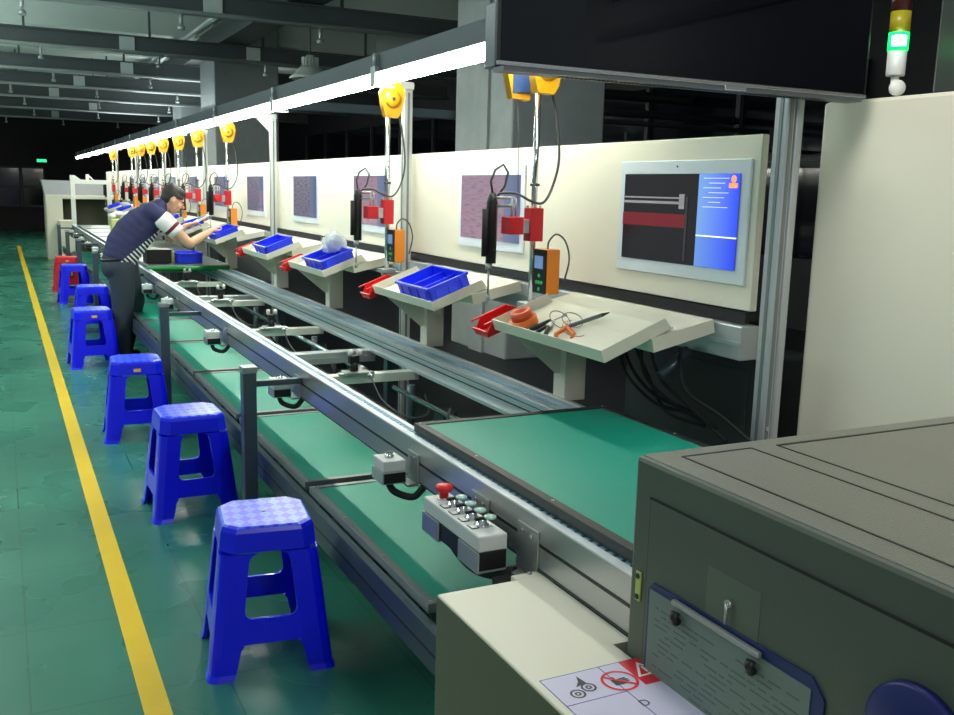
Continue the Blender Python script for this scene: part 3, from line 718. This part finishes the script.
def make_stool(mb_, mt, name, sticker):
    t = empty('plastic_stool', (0,0,0), label='', cat='stool')
    # seat
    s = bmesh.new(); prof = [(SZ-.085, .0), (SZ-.02, .0), (SZ-.006, -.004), (SZ, -.012)]
    mb = MB(); rings = []
    for z, off in prof:
        h = half(z)+off; c = .045; 
        pts = [(h-c,-h),(h,-h+c),(h,h-c),(h-c,h),(-h+c,h),(-h,h-c),(-h,-h+c),(-h+c,-h)]
        rings.append([mb.bm.verts.new((x, y, z)) for x, y in pts])
    for i in range(len(rings)-1):
        for k in range(8): mb.bm.faces.new((rings[i][k], rings[i][(k+1)%8], rings[i+1][(k+1)%8], rings[i+1][k]))
    mb.bm.faces.new(rings[-1])
    seat = mb.build('seat', mt, t)
    MB().lathe([(.007,SZ),(.007,SZ+.0006),(.0001,SZ+.0006)], seg=12).build('seat_hole', black, seat)
    zs = [0,.02,.05,.085,.095,.103,.11,.115,.14,.17,.2,.203,.208,.216,.23,.3,.39,.404,.412,.417,.42]
    c = .028
    for q in range(4):
        bm = bmesh.new(); rows = []
        for z in zs:
            h = half(z)+.0015+(.006 if z < .012 else 0); w = legw(z)
            pts = [(h-w-.02, -h), (h-c-.006,-h), (h-c*.5,-h+c*.18),(h-c*.18,-h+c*.5), (h,-h+c+.006), (h,-h+w+.02)]
            rows.append([bm.verts.new((x, y, z)) for x, y in pts])
        for i in range(len(rows)-1):
            for k in range(5):
                f = bm.faces.new((rows[i][k], rows[i][k+1], rows[i+1][k+1], rows[i+1][k])); f.smooth = False
        bmesh.ops.transform(bm, matrix=Rz(q*PI/2), verts=bm.verts[:])
        m = MB(); m.bm.free(); m.bm = bm
        lg = m.build('leg', mb_, t)
        sd = lg.modifiers.new('s', 'SOLIDIFY'); sd.thickness = .012; sd.offset = -1 
    for q in range(4):
        m = MB()
        for (za, zb) in ((.115, .2),):
            ha, hb = half(za), half(zb); wa = .09
            M = Rz(q*PI/2)
            vs = [(-ha+wa, -ha), (ha-wa, -ha), (hb-wa, -hb), (-hb+wa, -hb)]
            f = [m.bm.verts.new(M @ Vector((x, y, z))) for (x, y), z in zip(vs, (za, za, zb, zb))]
            g = [m.bm.verts.new(M @ Vector((x, y+.012, z))) for (x, y), z in zip(vs, (za, za, zb, zb))]
            m.bm.faces.new(f); m.bm.faces.new(g[::-1])
            for k in range(4): m.bm.faces.new((f[k], f[(k+1)%4], g[(k+1)%4], g[k]))
        m.build('stretcher', mb_, t)
    if sticker:
        M = T(0, -half(.455)-.0015, .455) @ Rx(-math.atan(.104))
        st_ = MB().box(-.022, .022, -.002, 0, -.010, .010, M=M).build('orange_sticker', mat('orange_label', (240,180,60), .5), t)
    return t
S = [((.765,3.14), -.13, 'blue plastic stool nearest the camera with a diamond patterned seat', 0),
     ((.79,4.78), .02, 'blue plastic stool, second from the camera, in front of the grey leg post', 0),
     ((.73,6.36), -.06, 'blue plastic stool with an orange sticker, third from the camera', 1),
     ((.68,9.0), .05, 'blue plastic stool with an orange sticker just left of the worker\'s legs', 1),
     ((.845,11.02), 0, 'blue plastic stool partly hidden behind the fourth stool', 0),
     ((.845,13.84), .05, 'blue plastic stool in front of the red stool, farthest of the blue ones', 0)]
bs = [make_stool(blue, blue_top, 'blue', False), make_stool(blue, blue_top, 'blue', True)]
used = [0, 0]
for (p, rz, lb, stk) in S:
    if not used[stk]: o = bs[stk]; used[stk] = 1; o.location = (p[0], p[1], 0); o.rotation_euler = (0,0,rz); o['label'] = lb
    else: o = dup(bs[stk], (p[0], p[1], 0), rz, lb)
    o['group'] = 'blue plastic stools along the line'
rs = make_stool(mat('red_stool_plastic', (205,18,26), .35), red_top, 'red', True)
rs.location = (.845, 15.31, 0); rs['label'] = 'red plastic stool at the far end of the stool row'
# ------------------------------------------------------------------ person
root = Vector((.9, 9.15, 0))
pe = empty('person', tuple(root), label='worker in navy and striped t-shirt, dark trousers, leaning over the line', cat='person')
def V(x, y, z): return Vector((x-root.x, y-root.y, z-root.z))
def finish(mb, name, m, vox, par, sm=6):
    o = mb.build(name, m, par)
    r = o.modifiers.new('r', 'REMESH'); r.mode = 'VOXEL'; r.voxel_size = vox; r.use_smooth_shade = True
    s = o.modifiers.new('s', 'SMOOTH'); s.iterations = sm; s.factor = .5
    return o
def chainc(mb, pts):
    for i in range(len(pts)-1): mb.capsule(pts[i][0], pts[i+1][0], pts[i][1], pts[i+1][1])
b = MB()
# head: skull, jaw, face looking forward-down (+x)
hc = V(1.435, 9.15, 1.495)
hr = Ry(math.radians(28))
b.ell(hc, (.098, .077, .105), hr)
b.ell(hc + hr @ Vector((.045, 0, -.065)), (.055, .055, .072), hr)
b.ell(hc + hr @ Vector((.04, 0, -.11)), (.045, .04, .03), hr)
b.capsule(hc + hr @ Vector((.092, 0, -.01)), hc + hr @ Vector((.118, 0, -.043)), .010, .016)      # nose
b.ell(hc + hr @ Vector((.088, 0, -.085)), (.018, .028, .009), hr)                                  # mouth
b.ell(hc + hr @ Vector((.083, 0, .012)), (.016, .055, .010), hr)                                   # brow
for s in (-1, 1):
    b.ell(hc + hr @ Vector((-.005, s*.080, -.025)), (.020, .010, .032), hr)                        # ears
    b.ell(hc + hr @ Vector((.07, s*.042, -.05)), (.025, .022, .025), hr)
b.capsule(V(1.30, 9.15, 1.40), V(1.40, 9.15, 1.44), .060, .052)
# torso core, legs
b.capsule(V(1.0, 9.15, 1.02), V(1.24, 9.15, 1.32), .10, .10); b.capsule(V(1.22, 9.05, 1.35), V(1.22, 9.25, 1.35), .07, .07)
for (hip, kn, an) in (((.94,9.07,.90),(.96,9.06,.50),(.93,9.05,.10)), ((.97,9.24,.90),(1.01,9.26,.50),(.95,9.28,.10))):
    chainc(b, [(V(*hip), .075), (V(*kn), .052), (V(*an), .038)])
    b.capsule(V(*an), V(an[0]+.08, an[1], .04), .035, .03)
b.capsule(V(.95,9.09,.92), V(.97,9.22,.92), .08, .08)
def arm(sh, el, wr, hand_dir, up, side, curls, s=1.0):
    chainc(b, [(V(*sh), .056), (V(*el), .043)]); chainc(b, [(V(*el), .042), ((V(*el)*.6+V(*wr)*.4), .041), (V(*wr), .027)])
    d = Vector(hand_dir).normalized(); u_ = Vector(up).normalized(); w = d.cross(u_).normalized()
    o = V(*wr)
    for k in range(4):   # palm as four metacarpals
        off = w*((k-1.5)*.019); b.capsule(o+off*.5, o+off+d*.085, .017, .012)
    b.capsule(o, o+d*.05, .026, .024)
    Ls = (.066, .074, .070, .055)
    for k in range(4):
        base = o+w*((k-1.5)*.021)+d*.088; dd = d.copy(); a = curls[k]
        p = base
        for j in range(3):
            dd = (dd*math.cos(a*(.6+.3*j)) - u_*math.sin(a*(.6+.3*j))).normalized(); q = p+dd*Ls[k]*(.45,.32,.23)[j]
            b.capsule(p, q, .0088-.0006*j, .0084-.0008*j, 8); p = q
    tb = o+d*.028+w*(side*.026); t1 = tb+(d*.6+w*side*.75-u_*.25).normalized()*.04; t2 = t1+(d*.95+w*side*.15-u_*.25).normalized()*.034
    b.capsule(tb, t1, .014, .0115, 8); b.capsule(t1, t2, .0105, .009, 8)
arm((1.31, 8.98, 1.30), (1.54, 8.97, 1.08), (1.77, 9.22, 1.18), (.5, .32, .30), (0, 0, 1), 1, (.15,.3,.45,.6))
arm((1.31, 9.32, 1.30), (1.46, 9.50, 1.10), (1.60, 9.50, 1.22), (.22, .0, .07), (0, .3, 1), -1, (.5,.55,.6,.65))
body = finish(b, 'body', skin, .0065, pe, 3)
# face details
ey = MB()
for s in (-1, 1): ey.ell(hc + hr @ Vector((.086, s*.03, -.008)), (.009, .012, .006), hr, 10)
ey.build('eye', black, pe)
g = MB()
for s in (-1, 1):
    for k in range(16):
        a0, a1 = 2*PI*k/16, 2*PI*(k+1)/16
        g.tube([hc+hr@Vector((.11, s*.034+.026*math.cos(a0), -.01+.018*math.sin(a0))), hc+hr@Vector((.11, s*.034+.026*math.cos(a1), -.01+.018*math.sin(a1)))], .002, 5)
    g.tube([hc+hr@Vector((.11, s*.06, -.005)), hc+hr@Vector((.07, s*.082, -.005)), hc+hr@Vector((-.01, s*.083, -.0))], .0022, 5)
g.tube([hc+hr@Vector((.11,-.01,-.008)), hc+hr@Vector((.11,.01,-.008))], .002, 5)
g.build('glasses', black, pe)
h = MB(); h.ell(hc + hr @ Vector((-.028, 0, .022)), (.088, .086, .094), hr); h.ell(hc + hr @ Vector((.02, 0, .066)), (.072, .068, .045), hr); h.ell(hc + hr @ Vector((-.052, 0, -.03)), (.055, .078, .075), hr); h.ell(hc + hr @ Vector((.01, 0, .02)), (.085, .084, .045), hr)
ho = finish(h, 'hair', hairm, .008, pe, 3)
# shirt
def shirt_mat():
    m = bpy.data.materials.new('navy_striped_jersey'); m.use_nodes = True; nt = m.node_tree; bs_ = nt.nodes['Principled BSDF']; N = nt.nodes.new; L_ = nt.links.new
    tc = N('ShaderNodeTexCoord'); sp = N('ShaderNodeSeparateXYZ'); L_(tc.outputs['Object'], sp.inputs[0])
    def M_(op, a, bb=None):
        n = N('ShaderNodeMath'); n.operation = op
        for i, v in enumerate((a, bb)):
            if v is None: continue
            if isinstance(v, (int, float)): n.inputs[i].default_value = v
            else: L_(v, n.inputs[i])
        return n.outputs[0]
    x, z = sp.outputs[0], sp.outputs[2]
    # side panel: below the line from hip to armpit
    line = M_('SUBTRACT', M_('ADD', M_('MULTIPLY', x, .80), .955-.80*.075), z)
    panel = M_('GREATER_THAN', line, 0)
    s = M_('ADD', M_('MULTIPLY', x, .72), M_('MULTIPLY', z, .69))
    st_ = M_('LESS_THAN', M_('FRACT', M_('MULTIPLY', s, 1/.034)), .55)
    hi = M_('GREATER_THAN', s, 1.08)
    def mix(f, a, bb):
        n = N('ShaderNodeMix'); n.data_type = 'RGBA'
        if isinstance(f, (int, float)): n.inputs[0].default_value = f
        else: L_(f, n.inputs[0])
        for i, v in ((6, a), (7, bb)):
            if isinstance(v, tuple): n.inputs[i].default_value = v
            else: L_(v, n.inputs[i])
        return n.outputs[2]
    stripe = mix(st_, lin((232,232,236)), lin((22,20,30)))
    stripe = mix(hi, stripe, mix(M_('GREATER_THAN', s, 1.13), lin((232,228,232)), lin((98,20,36))))
    L_(mix(panel, lin((44,44,86)), stripe), bs_.inputs['Base Color']); bs_.inputs['Roughness'].default_value = .8
    nz = N('ShaderNodeTexNoise'); nz.inputs['Scale'].default_value = 9; L_(tc.outputs['Object'], nz.inputs['Vector'])
    bp = N('ShaderNodeBump'); bp.inputs['Strength'].default_value = .5; bp.inputs['Distance'].default_value = .03; L_(nz.outputs['Fac'], bp.inputs['Height']); L_(bp.outputs['Normal'], bs_.inputs['Normal'])
    return m
s_ = MB()
tor = [((.945,9.15,.945), .152, .19), ((.995,9.15,1.05), .172, .18), ((1.075,9.15,1.16), .178, .18), ((1.16,9.15,1.25), .165, .19), ((1.235,9.15,1.325), .125, .19), ((1.28,9.15,1.375), .085, .15)]
for (c, ra, rw) in tor:
    s_.ell(V(*c), (ra, rw, .12), Ry(math.radians(40)))
for i in range(len(tor)-1):
    c0, c1 = Vector(tor[i][0]), Vector(tor[i+1][0]); m_ = (c0+c1)/2
    s_.ell(V(*m_), ((tor[i][1]+tor[i+1][1])/2, (tor[i][2]+tor[i+1][2])/2, .12), Ry(math.radians(40)))
for sy in (-1, 1): s_.capsule(V(1.22, 9.15+sy*.12, 1.36), V(1.30, 9.15+sy*.16, 1.31), .085, .078)
shirt = finish(s_, 'shirt', shirt_mat(), .012, pe, 8)
slw, slr = mat('white_sleeve', (232,228,230), .8), mat('dark_red_band', (105,20,38), .8) if False else mat('maroon_band', (112,20,40), .8)
for sy, shp, elp in ((-1, (1.31,8.98,1.30), (1.53,8.95,1.08)), (1, (1.31,9.32,1.30), (1.46,9.50,1.10))):
    a, e = Vector(shp)+Vector((-.02,0,.02)), Vector(elp)
    p = lambda t: V(*(a+(e-a)*t))
    sl = MB().tube([p(0.0), p(.12), p(.34), p(.52), p(.60)], .08, 18, radii=[.075,.086,.082,.077,.075]).build('sleeve', slw, pe)
    MB().tube([p(.36), p(.45)], .08, 18, radii=[.0828,.0802]).build('sleeve_band', slr, sl)
MB().tube([V(1.295,9.15,1.40), V(1.325,9.15,1.418)], .07, 18, radii=[.078,.070]).build('collar', mat('collar_trim', (200,150,150), .8), pe)
# trousers
tr = MB()
tr.ell(V(.93, 9.15, .93), (.135, .18, .12)); tr.ell(V(.90, 9.11, .86), (.12, .15, .12))
for (hip, kn, an) in (((.95,9.07,.86),(.955,9.06,.50),(.94,9.05,.08)), ((1.0,9.24,.86),(1.075,9.28,.54),(.975,9.28,.08))):
    chainc(tr, [(V(*hip), .122), (V(*kn), .096), (V((kn[0]+an[0])/2-.01, an[1], .3), .090), (V(*an), .076)])
finish(tr, 'trousers', trouser, .012, pe, 8)
for yy, xx in ((9.05, .93), (9.28, .95)):
    s = MB(); s.capsule(V(xx-.03, yy, .04), V(xx+.13, yy, .035), .042, .036); s.capsule(V(xx-.02,yy,.07), V(xx+.0,yy,.08), .045, .045)
    finish(s, 'shoe', black, .008, pe, 2)
MB().tube([V(.93+.14*math.cos(a), 9.15+.175*math.sin(a), .945+.02*math.cos(a)) for a in [2*PI*k/24 for k in range(25)]], .014, 6).build('belt', black, pe)
t = empty('handheld_device', (1.70, 9.50, 1.25), label="white and grey handheld part held in the worker's hands", cat='device'); t.rotation_euler = (0, -.5, .2)
MB().box(-.02, .14, -.03, .03, -.0, .022, .006).build('body', white, t); MB().box(.03, .12, -.022, .022, .022, .03, .003).build('face', grframe, t)

# ------------------------------------------------------------------ big tv
t = empty('large_display', (1.117, 2.15, 1.937), label='huge black switched-off display hanging above the near end of the line', cat='display')
MB().box(0, 1.275, 0, .014, 0, .80, .003).box(.10, 1.2, .014, .06, .05, .75, .006).build('casing', black, t)
MB().box(.010, 1.265, -.002, 0, .012, .79).build('screen', screenblk, t)
MB().box(0, 1.275, -.003, .005, 0, .010, .001).build('trim', silver, t)
MB().box(.02, 1.26, .05, .11, -.0, .16, .004).box(.02,1.26,.0,.06,-.012,.0).build('speaker_bar', mat('dark_silver', (110,114,118), .35, .7), t)
mb = MB()
for k in range(60): mb.box(.2+.014*k, .207+.014*k, .02, .045, -.0135, -.012)
mb.build('vent', black, t)
MB().box(.72,.80,-.004,.0,-.012,.002,.002).build('badge', silver, t)
MB().box(1.14, 1.24, .11, .14, .2, .7).box(1.15,1.23,.14,.19,.3,.45).build('wall_bracket', darkgrey, t)

# ------------------------------------------------------------------ white machine panel, tower light
t = empty('machine_cabinet', (2.46, -.6, 0), label='tall cream machine cabinet at right behind the grey cabinet', cat='cabinet')
MB().box(0, 1.2, 0, 2.98, 0, 1.945, .012).build('body', cream, t)
MB().box(-.002, .0, .02, 2.96, .55, .553).build('panel_seam', darkgrey, t)
MB().box(.02, 1.2, 0, 2.0, 1.945, 1.96).build('top_cover', darkgrey, t)
t = empty('machine_tower', (2.62, .2, 1.96), label='dark unlit machine housing above the cream cabinet at the right edge', cat='machine')
MB().box(0, 1.0, 0, 1.9, 0, 1.1, .01).build('housing', mat('dark_green_grey', (34,42,40), .4), t)
MB().box(-.012, 0, .1, 1.5, .38, .43, .003).build('handle_rail', black, t)
MB().box(-.006, 0, .2, .9, .55, .95, .003).build('window', glassdark, t)
t = empty('signal_tower', (2.5, 2.14, 1.96), label='signal tower light with lit green and yellow sections beside the display', cat='signal light')
MB().tube([(0,0,-.0),(0,0,.055)], .012, 10).build('stem', white, t)
MB().lathe([(.024,0),(.024,.01),(.0001,.01)], (-.012,-.02,.012), 20, Rx(PI/2)@Ry(-.5)).build('swivel_disc', white, t)
MB().lathe([(.026,.05),(.028,.055),(.028,.125),(.0001,.125)], seg=24).build('grey_base', MATS['light_grey_plastic'], t)
MB().lathe([(.03,.125),(.03,.178),(.0001,.178)], seg=24).build('green_lens', mat('lit_green', (20,240,130), .3, emit=(0,225,75), estr=2.2), t)
MB().box(-.031, .0, -.031, -.0, .136, .168, .003).build('lamp_core', mat('lit_core', (220,255,235), .3, emit=(200,255,225), estr=8), t)
MB().lathe([(.03,.178),(.03,.24),(.0001,.24)], seg=24).build('yellow_lens', mat('yellow_lens', (150,140,18), .35, emit=(120,110,5), estr=.04), t)
MB().lathe([(.03,.24),(.03,.30),(.026,.308),(.0001,.308)], seg=24).build('red_lens', mat('dark_red_lens', (60,20,15), .35), t)

# ------------------------------------------------------------------ near grey cabinet with clipboard
t = empty('grey_cabinet', (1.155, -.5, 0), label='big grey-painted metal cabinet in the right foreground', cat='cabinet')
D = 2.045
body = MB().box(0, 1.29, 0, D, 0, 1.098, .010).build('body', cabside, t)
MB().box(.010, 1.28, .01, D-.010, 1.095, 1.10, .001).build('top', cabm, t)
gv = MB()
def groove_top(x0, y0, x1, y1, w=.0025):
    if abs(x1-x0) > abs(y1-y0): gv.box(x0, x1, y0-w, y0+w, 1.1002, 1.1012)
    else: gv.box(x0-w, x0+w, y0, y1, 1.1002, 1.1012)
groove_top(.075, 0, .075, D-.055); groove_top(.075, D-.055, .26, D-.055); groove_top(.26, 0, .26, D-.055); groove_top(.33, 0, .33, D-.06); groove_top(.33, D-.06, 1.28, D-.06, .004)
gv.build('top_seam', black, t)
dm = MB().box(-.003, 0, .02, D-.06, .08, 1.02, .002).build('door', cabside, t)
dd = MB(); dd.box(-.0008, -.0, D-.060, D-.057, .08, 1.023); dd.box(-.0035, -.0, .02, D-.057, 1.020, 1.0245); dd.build('door_gap', mat('shadow_gap',(30,34,30),.7), t)
MB().box(-.004, 0, D-.043, D-.025, .79, .855, .002).build('level_sticker', mat('green_yellow_sticker', (165,180,90), .4, emit=(150,170,80), estr=.05), t)
mb = MB(); 
for z in (.80, .845): mb.lathe([(.006,0),(.006,.002)], (-.004, D-.034, z), 10, Ry(-PI/2))
mb.build('screw', black, t)
MB().box(-.0040, -.003, 1.66, 1.80, .85, .95).build('faded_label', mat('faded_label', (96,104,88), .45), t)
MB().tube([(-.003, 1.735, .90), (-.012, 1.735, .90)], .008, 8).tube([(-.012, 1.735, .90), (-.012, 1.735, .862)], .003, 6).build('hook', steel, t)
# clipboard: hangs on the door; edges measured on the x = 1.15 plane
t = empty('clipboard', (1.1515, 1.0, .5), label='blue clipboard with a filled-in paper form hanging on the grey cabinet', cat='clipboard')
MB().prism([(0,0),(.47,0),(.47,.335),(.455,.352),(.03,.360),(.0,.33)], .004, T(0,0,0) @ Matrix(((0,0,-1,0),(1,0,0,0),(0,1,0,0),(0,0,0,1)))).build('backing', mat('dark_blue_board', (22,42,96), .4), t)
MB().box(-.006, -.0042, .028, .462, 0, .338).build('paper', paper, t)
mb = MB(); rnd = random.Random(11)
for k in range(22):
    z = .305-.0125*k; y = .05
    while y < .43:
        w = rnd.uniform(.012, .05)
        if rnd.random() < .8: mb.box(-.0066, -.0060, y, min(.44, y+w), z, z+.0028)
        y += w+rnd.uniform(.004,.014)
mb.build('ruled_writing', mat('grey_ink', (92,106,102), .6), t)
MB().box(-.0068, -.006, .425, .45, .02, .10).build('dark_block', mat('dark_ink', (50,60,60), .6), t)
MB().box(-.018, -.006, .14, .38, .340, .351, .003).build('clip_bar', steel, t)
for y in (.155, .365): MB().tube([(-.016, y, .33), (-.020, y, .32), (-.012, y, .307)], .009, 8).build('clip_foot', black, t)
t = empty('wall_disc', (1.1505, .83, .86), label='dark blue round disc on the grey cabinet at the bottom right', cat='disc')
MB().lathe([(.085,0),(.085,.012),(.08,.016),(.0001,.016)], seg=40, M=Ry(-PI/2)).build('disc', mat('navy_disc', (20,28,100), .4), t)
MB().lathe([(.02,0),(.02,.02),(.0001,.02)], (-.016,-.02,.02), 16, Ry(-PI/2)).build('knob', black, t)

# ------------------------------------------------------------------ cream box with warning sticker
t = empty('cream_box', (.9, .4, 0), label='cream metal housing below the front rail with a warning sticker', cat='housing')
MB().box(0, .25, 0, 1.57, .05, .66, .004).box(.245, .297, 1.18, 1.57, .05, .66, .001).build('body', cream, t)
MB().box(-.002, 0, .002, 1.568, .05, .655, .0005).build('side_panel', mat('shaded_cream', (92,98,76), .5), t)  # no separate panel but a thin overlay on the cream body; its olive paints in the left face's shade
MB().box(.22, .297, 1.57, 1.60, .60, .66, .003).build('corner_tab', cream, t)
MB().lathe([(.006,0),(.006,.004),(.0001,.005)], (.27,1.59,.66), 10).build('bolt', steel, t)
MB().box(.03, .26, .05, 1.5, 0, .05).build('plinth', black, t)
t = empty('warning_sticker', (.918, 1.508, .6606), label='pale lilac pinch-hazard warning sticker with a red corner on the cream housing', cat='sticker')
# local u -> toward +x (picture right), v -> toward -y (picture down)
lil = mat('lilac_sticker', (205,200,225), .4); redi = mat('red_ink', (222,36,50), .4); blk = mat('black_ink', (40,40,50), .4)
MB().box(0, .265, -.25, 0, 0, .0008).build('base_sheet', lil, t)
MB().box(0, .265, -.0015, 0, .0008, .0011).box(0, .0015, -.25, 0, .0008, .0011).box(0, .14, -.106, -.104, .0008, .0011).box(.139,.141,-.25,-.0,.0008,.0011).build('border', mat('blue_ink', (60,70,150), .4), t)
MB().box(.19, .265, -.10, -.0015, .0008, .0012).build('red_corner', redi, t)
def ringm(c, r0, r1, z, m, name, par, n=28):
    mb = MB(); a = []
    for k in range(n): a.append((mb.bm.verts.new((c[0]+r0*math.cos(2*PI*k/n), c[1]+r0*math.sin(2*PI*k/n), z)), mb.bm.verts.new((c[0]+r1*math.cos(2*PI*k/n), c[1]+r1*math.sin(2*PI*k/n), z))))
    for k in range(n): mb.bm.faces.new((a[k][0], a[(k+1)%n][0], a[(k+1)%n][1], a[k][1]))
    return mb.build(name, m, par)
w_ = mat('white_ink', (240,240,240), .4)
def tri(c, r, wd, z, m, name, par):
    P = [Vector((c[0]+r*math.cos(a), c[1]+r*math.sin(a), z)) for a in (PI/2, PI/2+2*PI/3, PI/2+4*PI/3)]
    mb = MB(); Q = [Vector((c[0]+(r-wd)*math.cos(a), c[1]+(r-wd)*math.sin(a), z)) for a in (PI/2, PI/2+2*PI/3, PI/2+4*PI/3)]
    p = [mb.bm.verts.new(v) for v in P]; q = [mb.bm.verts.new(v) for v in Q]
    for k in range(3): mb.bm.faces.new((p[k], p[(k+1)%3], q[(k+1)%3], q[k]))
    return mb.build(name, m, par)
tri((.225,-.052), .036, .011, .0016, w_, 'warning_triangle', t)
MB().box(.2225,.2275,-.058,-.036,.0014,.0017).box(.2225,.2275,-.066,-.062,.0014,.0017).build('exclamation_mark', w_, t)
ringm((.150,-.066), .033, .039, .0016, redi, 'prohibition_ring', t)
MB().box(-.033,.033,-.003,.003,.0015,.0019, M=T(.150,-.066,0)@Rz(-PI/4)).build('prohibition_bar', redi, t)
hm = MB().box(.133,.155,-.080,-.058,.0012,.0014)
for k in range(4): hm.box(.155,.171-.003*abs(k-1.5),-.079+.0058*k,-.075+.0058*k,.0012,.0014)
hm.box(.137,.145,-.058,-.048,.0012,.0014)
hm.build('hand_symbol', blk, t)
for c in ((.045,-.075),(.078,-.062)):
    ringm(c, .012, .0165, .0013, blk, 'gear_symbol', t, 12); ringm(c, .003, .007, .0013, blk, 'gear_symbol', t, 12)
hp = MB(); hp.prism([(.055,-.052),(.083,-.045),(.078,-.015),(.07,-.035)], .0003, T(0,0,.001)); hp.build('pinched_hand', blk, t)
def text(s, size, m, par, M, name):
    cu = bpy.data.curves.new(name, 'FONT'); cu.body = s; cu.size = size; cu.extrude = .0002
    o = bpy.data.objects.new(name, cu); col.objects.link(o); bpy.context.view_layer.update()
    me = bpy.data.meshes.new_from_object(o.evaluated_get(bpy.context.evaluated_depsgraph_get())); bpy.data.objects.remove(o)
    me.materials.clear(); me.materials.append(m); me.transform(M)
    q = bpy.data.objects.new(name, me); col.objects.link(q); q.parent = par; return q
text('D', .03, blk, t, T(.135, -.165, .0012), 'letter')

# dark cables & duct in the gap right of first support column
mb = MB(); rnd = random.Random(5)
for k in range(6):
    y0 = 3.0-.1*k*rnd.random(); mb.tube(bez([(2.2, y0+.1, 1.08),(2.18+rnd.uniform(-.04,.04), y0, .95),(2.2, y0-.15, .86+rnd.uniform(-.03,.03)),(2.22, y0-.35, .82+rnd.uniform(-.04,.04))],6), .007, 6)
o = mb.build('cable_bundle', rubber); tag(o, 'tangle of black cables hanging under the mounting beam near the upright', 'cables')
o = MB().tube([(2.24,2.72,1.07),(2.12,2.72,.98)], .02, 10).build('stub_tube', aludark); tag(o, 'short grey tube angled down under the mounting beam', 'tube')
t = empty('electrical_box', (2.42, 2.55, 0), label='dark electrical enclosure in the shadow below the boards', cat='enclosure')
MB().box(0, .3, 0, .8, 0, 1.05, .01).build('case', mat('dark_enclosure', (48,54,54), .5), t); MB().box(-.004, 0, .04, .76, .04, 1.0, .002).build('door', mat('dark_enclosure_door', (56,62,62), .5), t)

# ------------------------------------------------------------------ far end machines
t = empty('lifter_machine', (.84, 21.4, 0), label='cream lifter machine with grey hood at the far end of the line', cat='machine')
MB().box(0, .32, 0, .9, 0, 1.32, .01).build('side_panel', cream, t)
MB().box(1.75, 1.9, 0, .9, 0, 1.32, .01).build('side_panel', cream, t)
MB().box(.32, 1.75, 0, .9, 1.24, 1.32, .01).build('lintel', cream, t)
MB().box(.32, 1.75, .5, .52, 0, 1.24).build('inner_panel', mat('dim_olive', (80,80,62), .6), t)
MB().prism([(0,1.32),(1.15,1.32),(1.15,1.60),(-.06,1.62)], .6, T(0,.7,0) @ Rx(PI/2)).build('hood', mat('grey_hood', (170,172,178), .4, .2), t)
MB().box(.22, .5, -.4, 0, 0, .82, .02).build('front_cover', cream, t)
t = empty('gantry_frame', (1.25, 19.8, 0), label='white gantry frame standing over the far end of the conveyor', cat='frame')
MB().box(-.03, .05, -.04, .04, .5, 1.72, .004).build('upright', white, t)
MB().box(.05, .62, -.04, .04, 1.56, 1.64, .004).build('crossbeam', white, t)
MB().prism([(.05,1.64),(.16,1.64),(.05,1.72)], .03, T(0,.015,0) @ Rx(PI/2)).build('gusset', white, t)
MB().box(.62, .70, -.04, .04, .5, 1.8, .004).build('upright', white, t)
MB().box(.25,.31,-.03,.03,1.64,1.74,.006).tube([(.28,0,1.74),(.42,0,1.6)], .012, 6).build('sensor_head', white, t)

# ------------------------------------------------------------------ light
def area(name, loc, sx, sy, power, color, rot=(0,0,0)):
    l = bpy.data.lights.new(name, 'AREA'); l.shape = 'RECTANGLE'; l.size = sx; l.size_y = sy; l.energy = power; l.color = color
    o = bpy.data.objects.new(name, l); col.objects.link(o); o.location = loc; o.rotation_euler = rot; return o
area('near_panel_fill', (1.4, 1.6, 2.95), .5, .7, 15, (1,.98,.92), (0,-math.radians(48),0))  # unseen fill, added to brighten the cream cabinet's side
area('stool_front_fill', (1.12, -1.6, 2.7), .1, .6, 16, (1,1,.98), (math.radians(62),0,0))  # fill added behind the camera to lift the stool fronts
area('ceiling_fill', (-2.5, 12, 2.9), 1.5, 12, 520, (.9,1,.97), (PI,0,0))  # unseen fill aimed upward, added to brighten the ceiling
area('ceiling_fill_far', (3.5, 22, 2.9), 1.5, 12, 110, (.9,1,.97), (PI,0,0))  # second added upward fill, over the far right
area('aisle_fill', (-2.2, 7, 4.1), 1.2, 6, 90, (.92,1,.97))  # unseen fill, added to lift the floor on the left
area('aisle_fill_far', (-2.2, 17, 4.1), 1.2, 8, 60, (.92,1,.97))  # the same added fill for the far part of the aisle
w = bpy.data.worlds.new('world'); sc.world = w; w.use_nodes = True
bg = w.node_tree.nodes['Background']; bg.inputs[0].default_value = (.62,.75,.78,1); bg.inputs[1].default_value = .26
sc.view_settings.view_transform = 'Standard'
sc.view_settings.look = 'None'
sc.view_settings.exposure = 0.62
sc.cycles.max_bounces = 8
sc.cycles.use_denoising = True
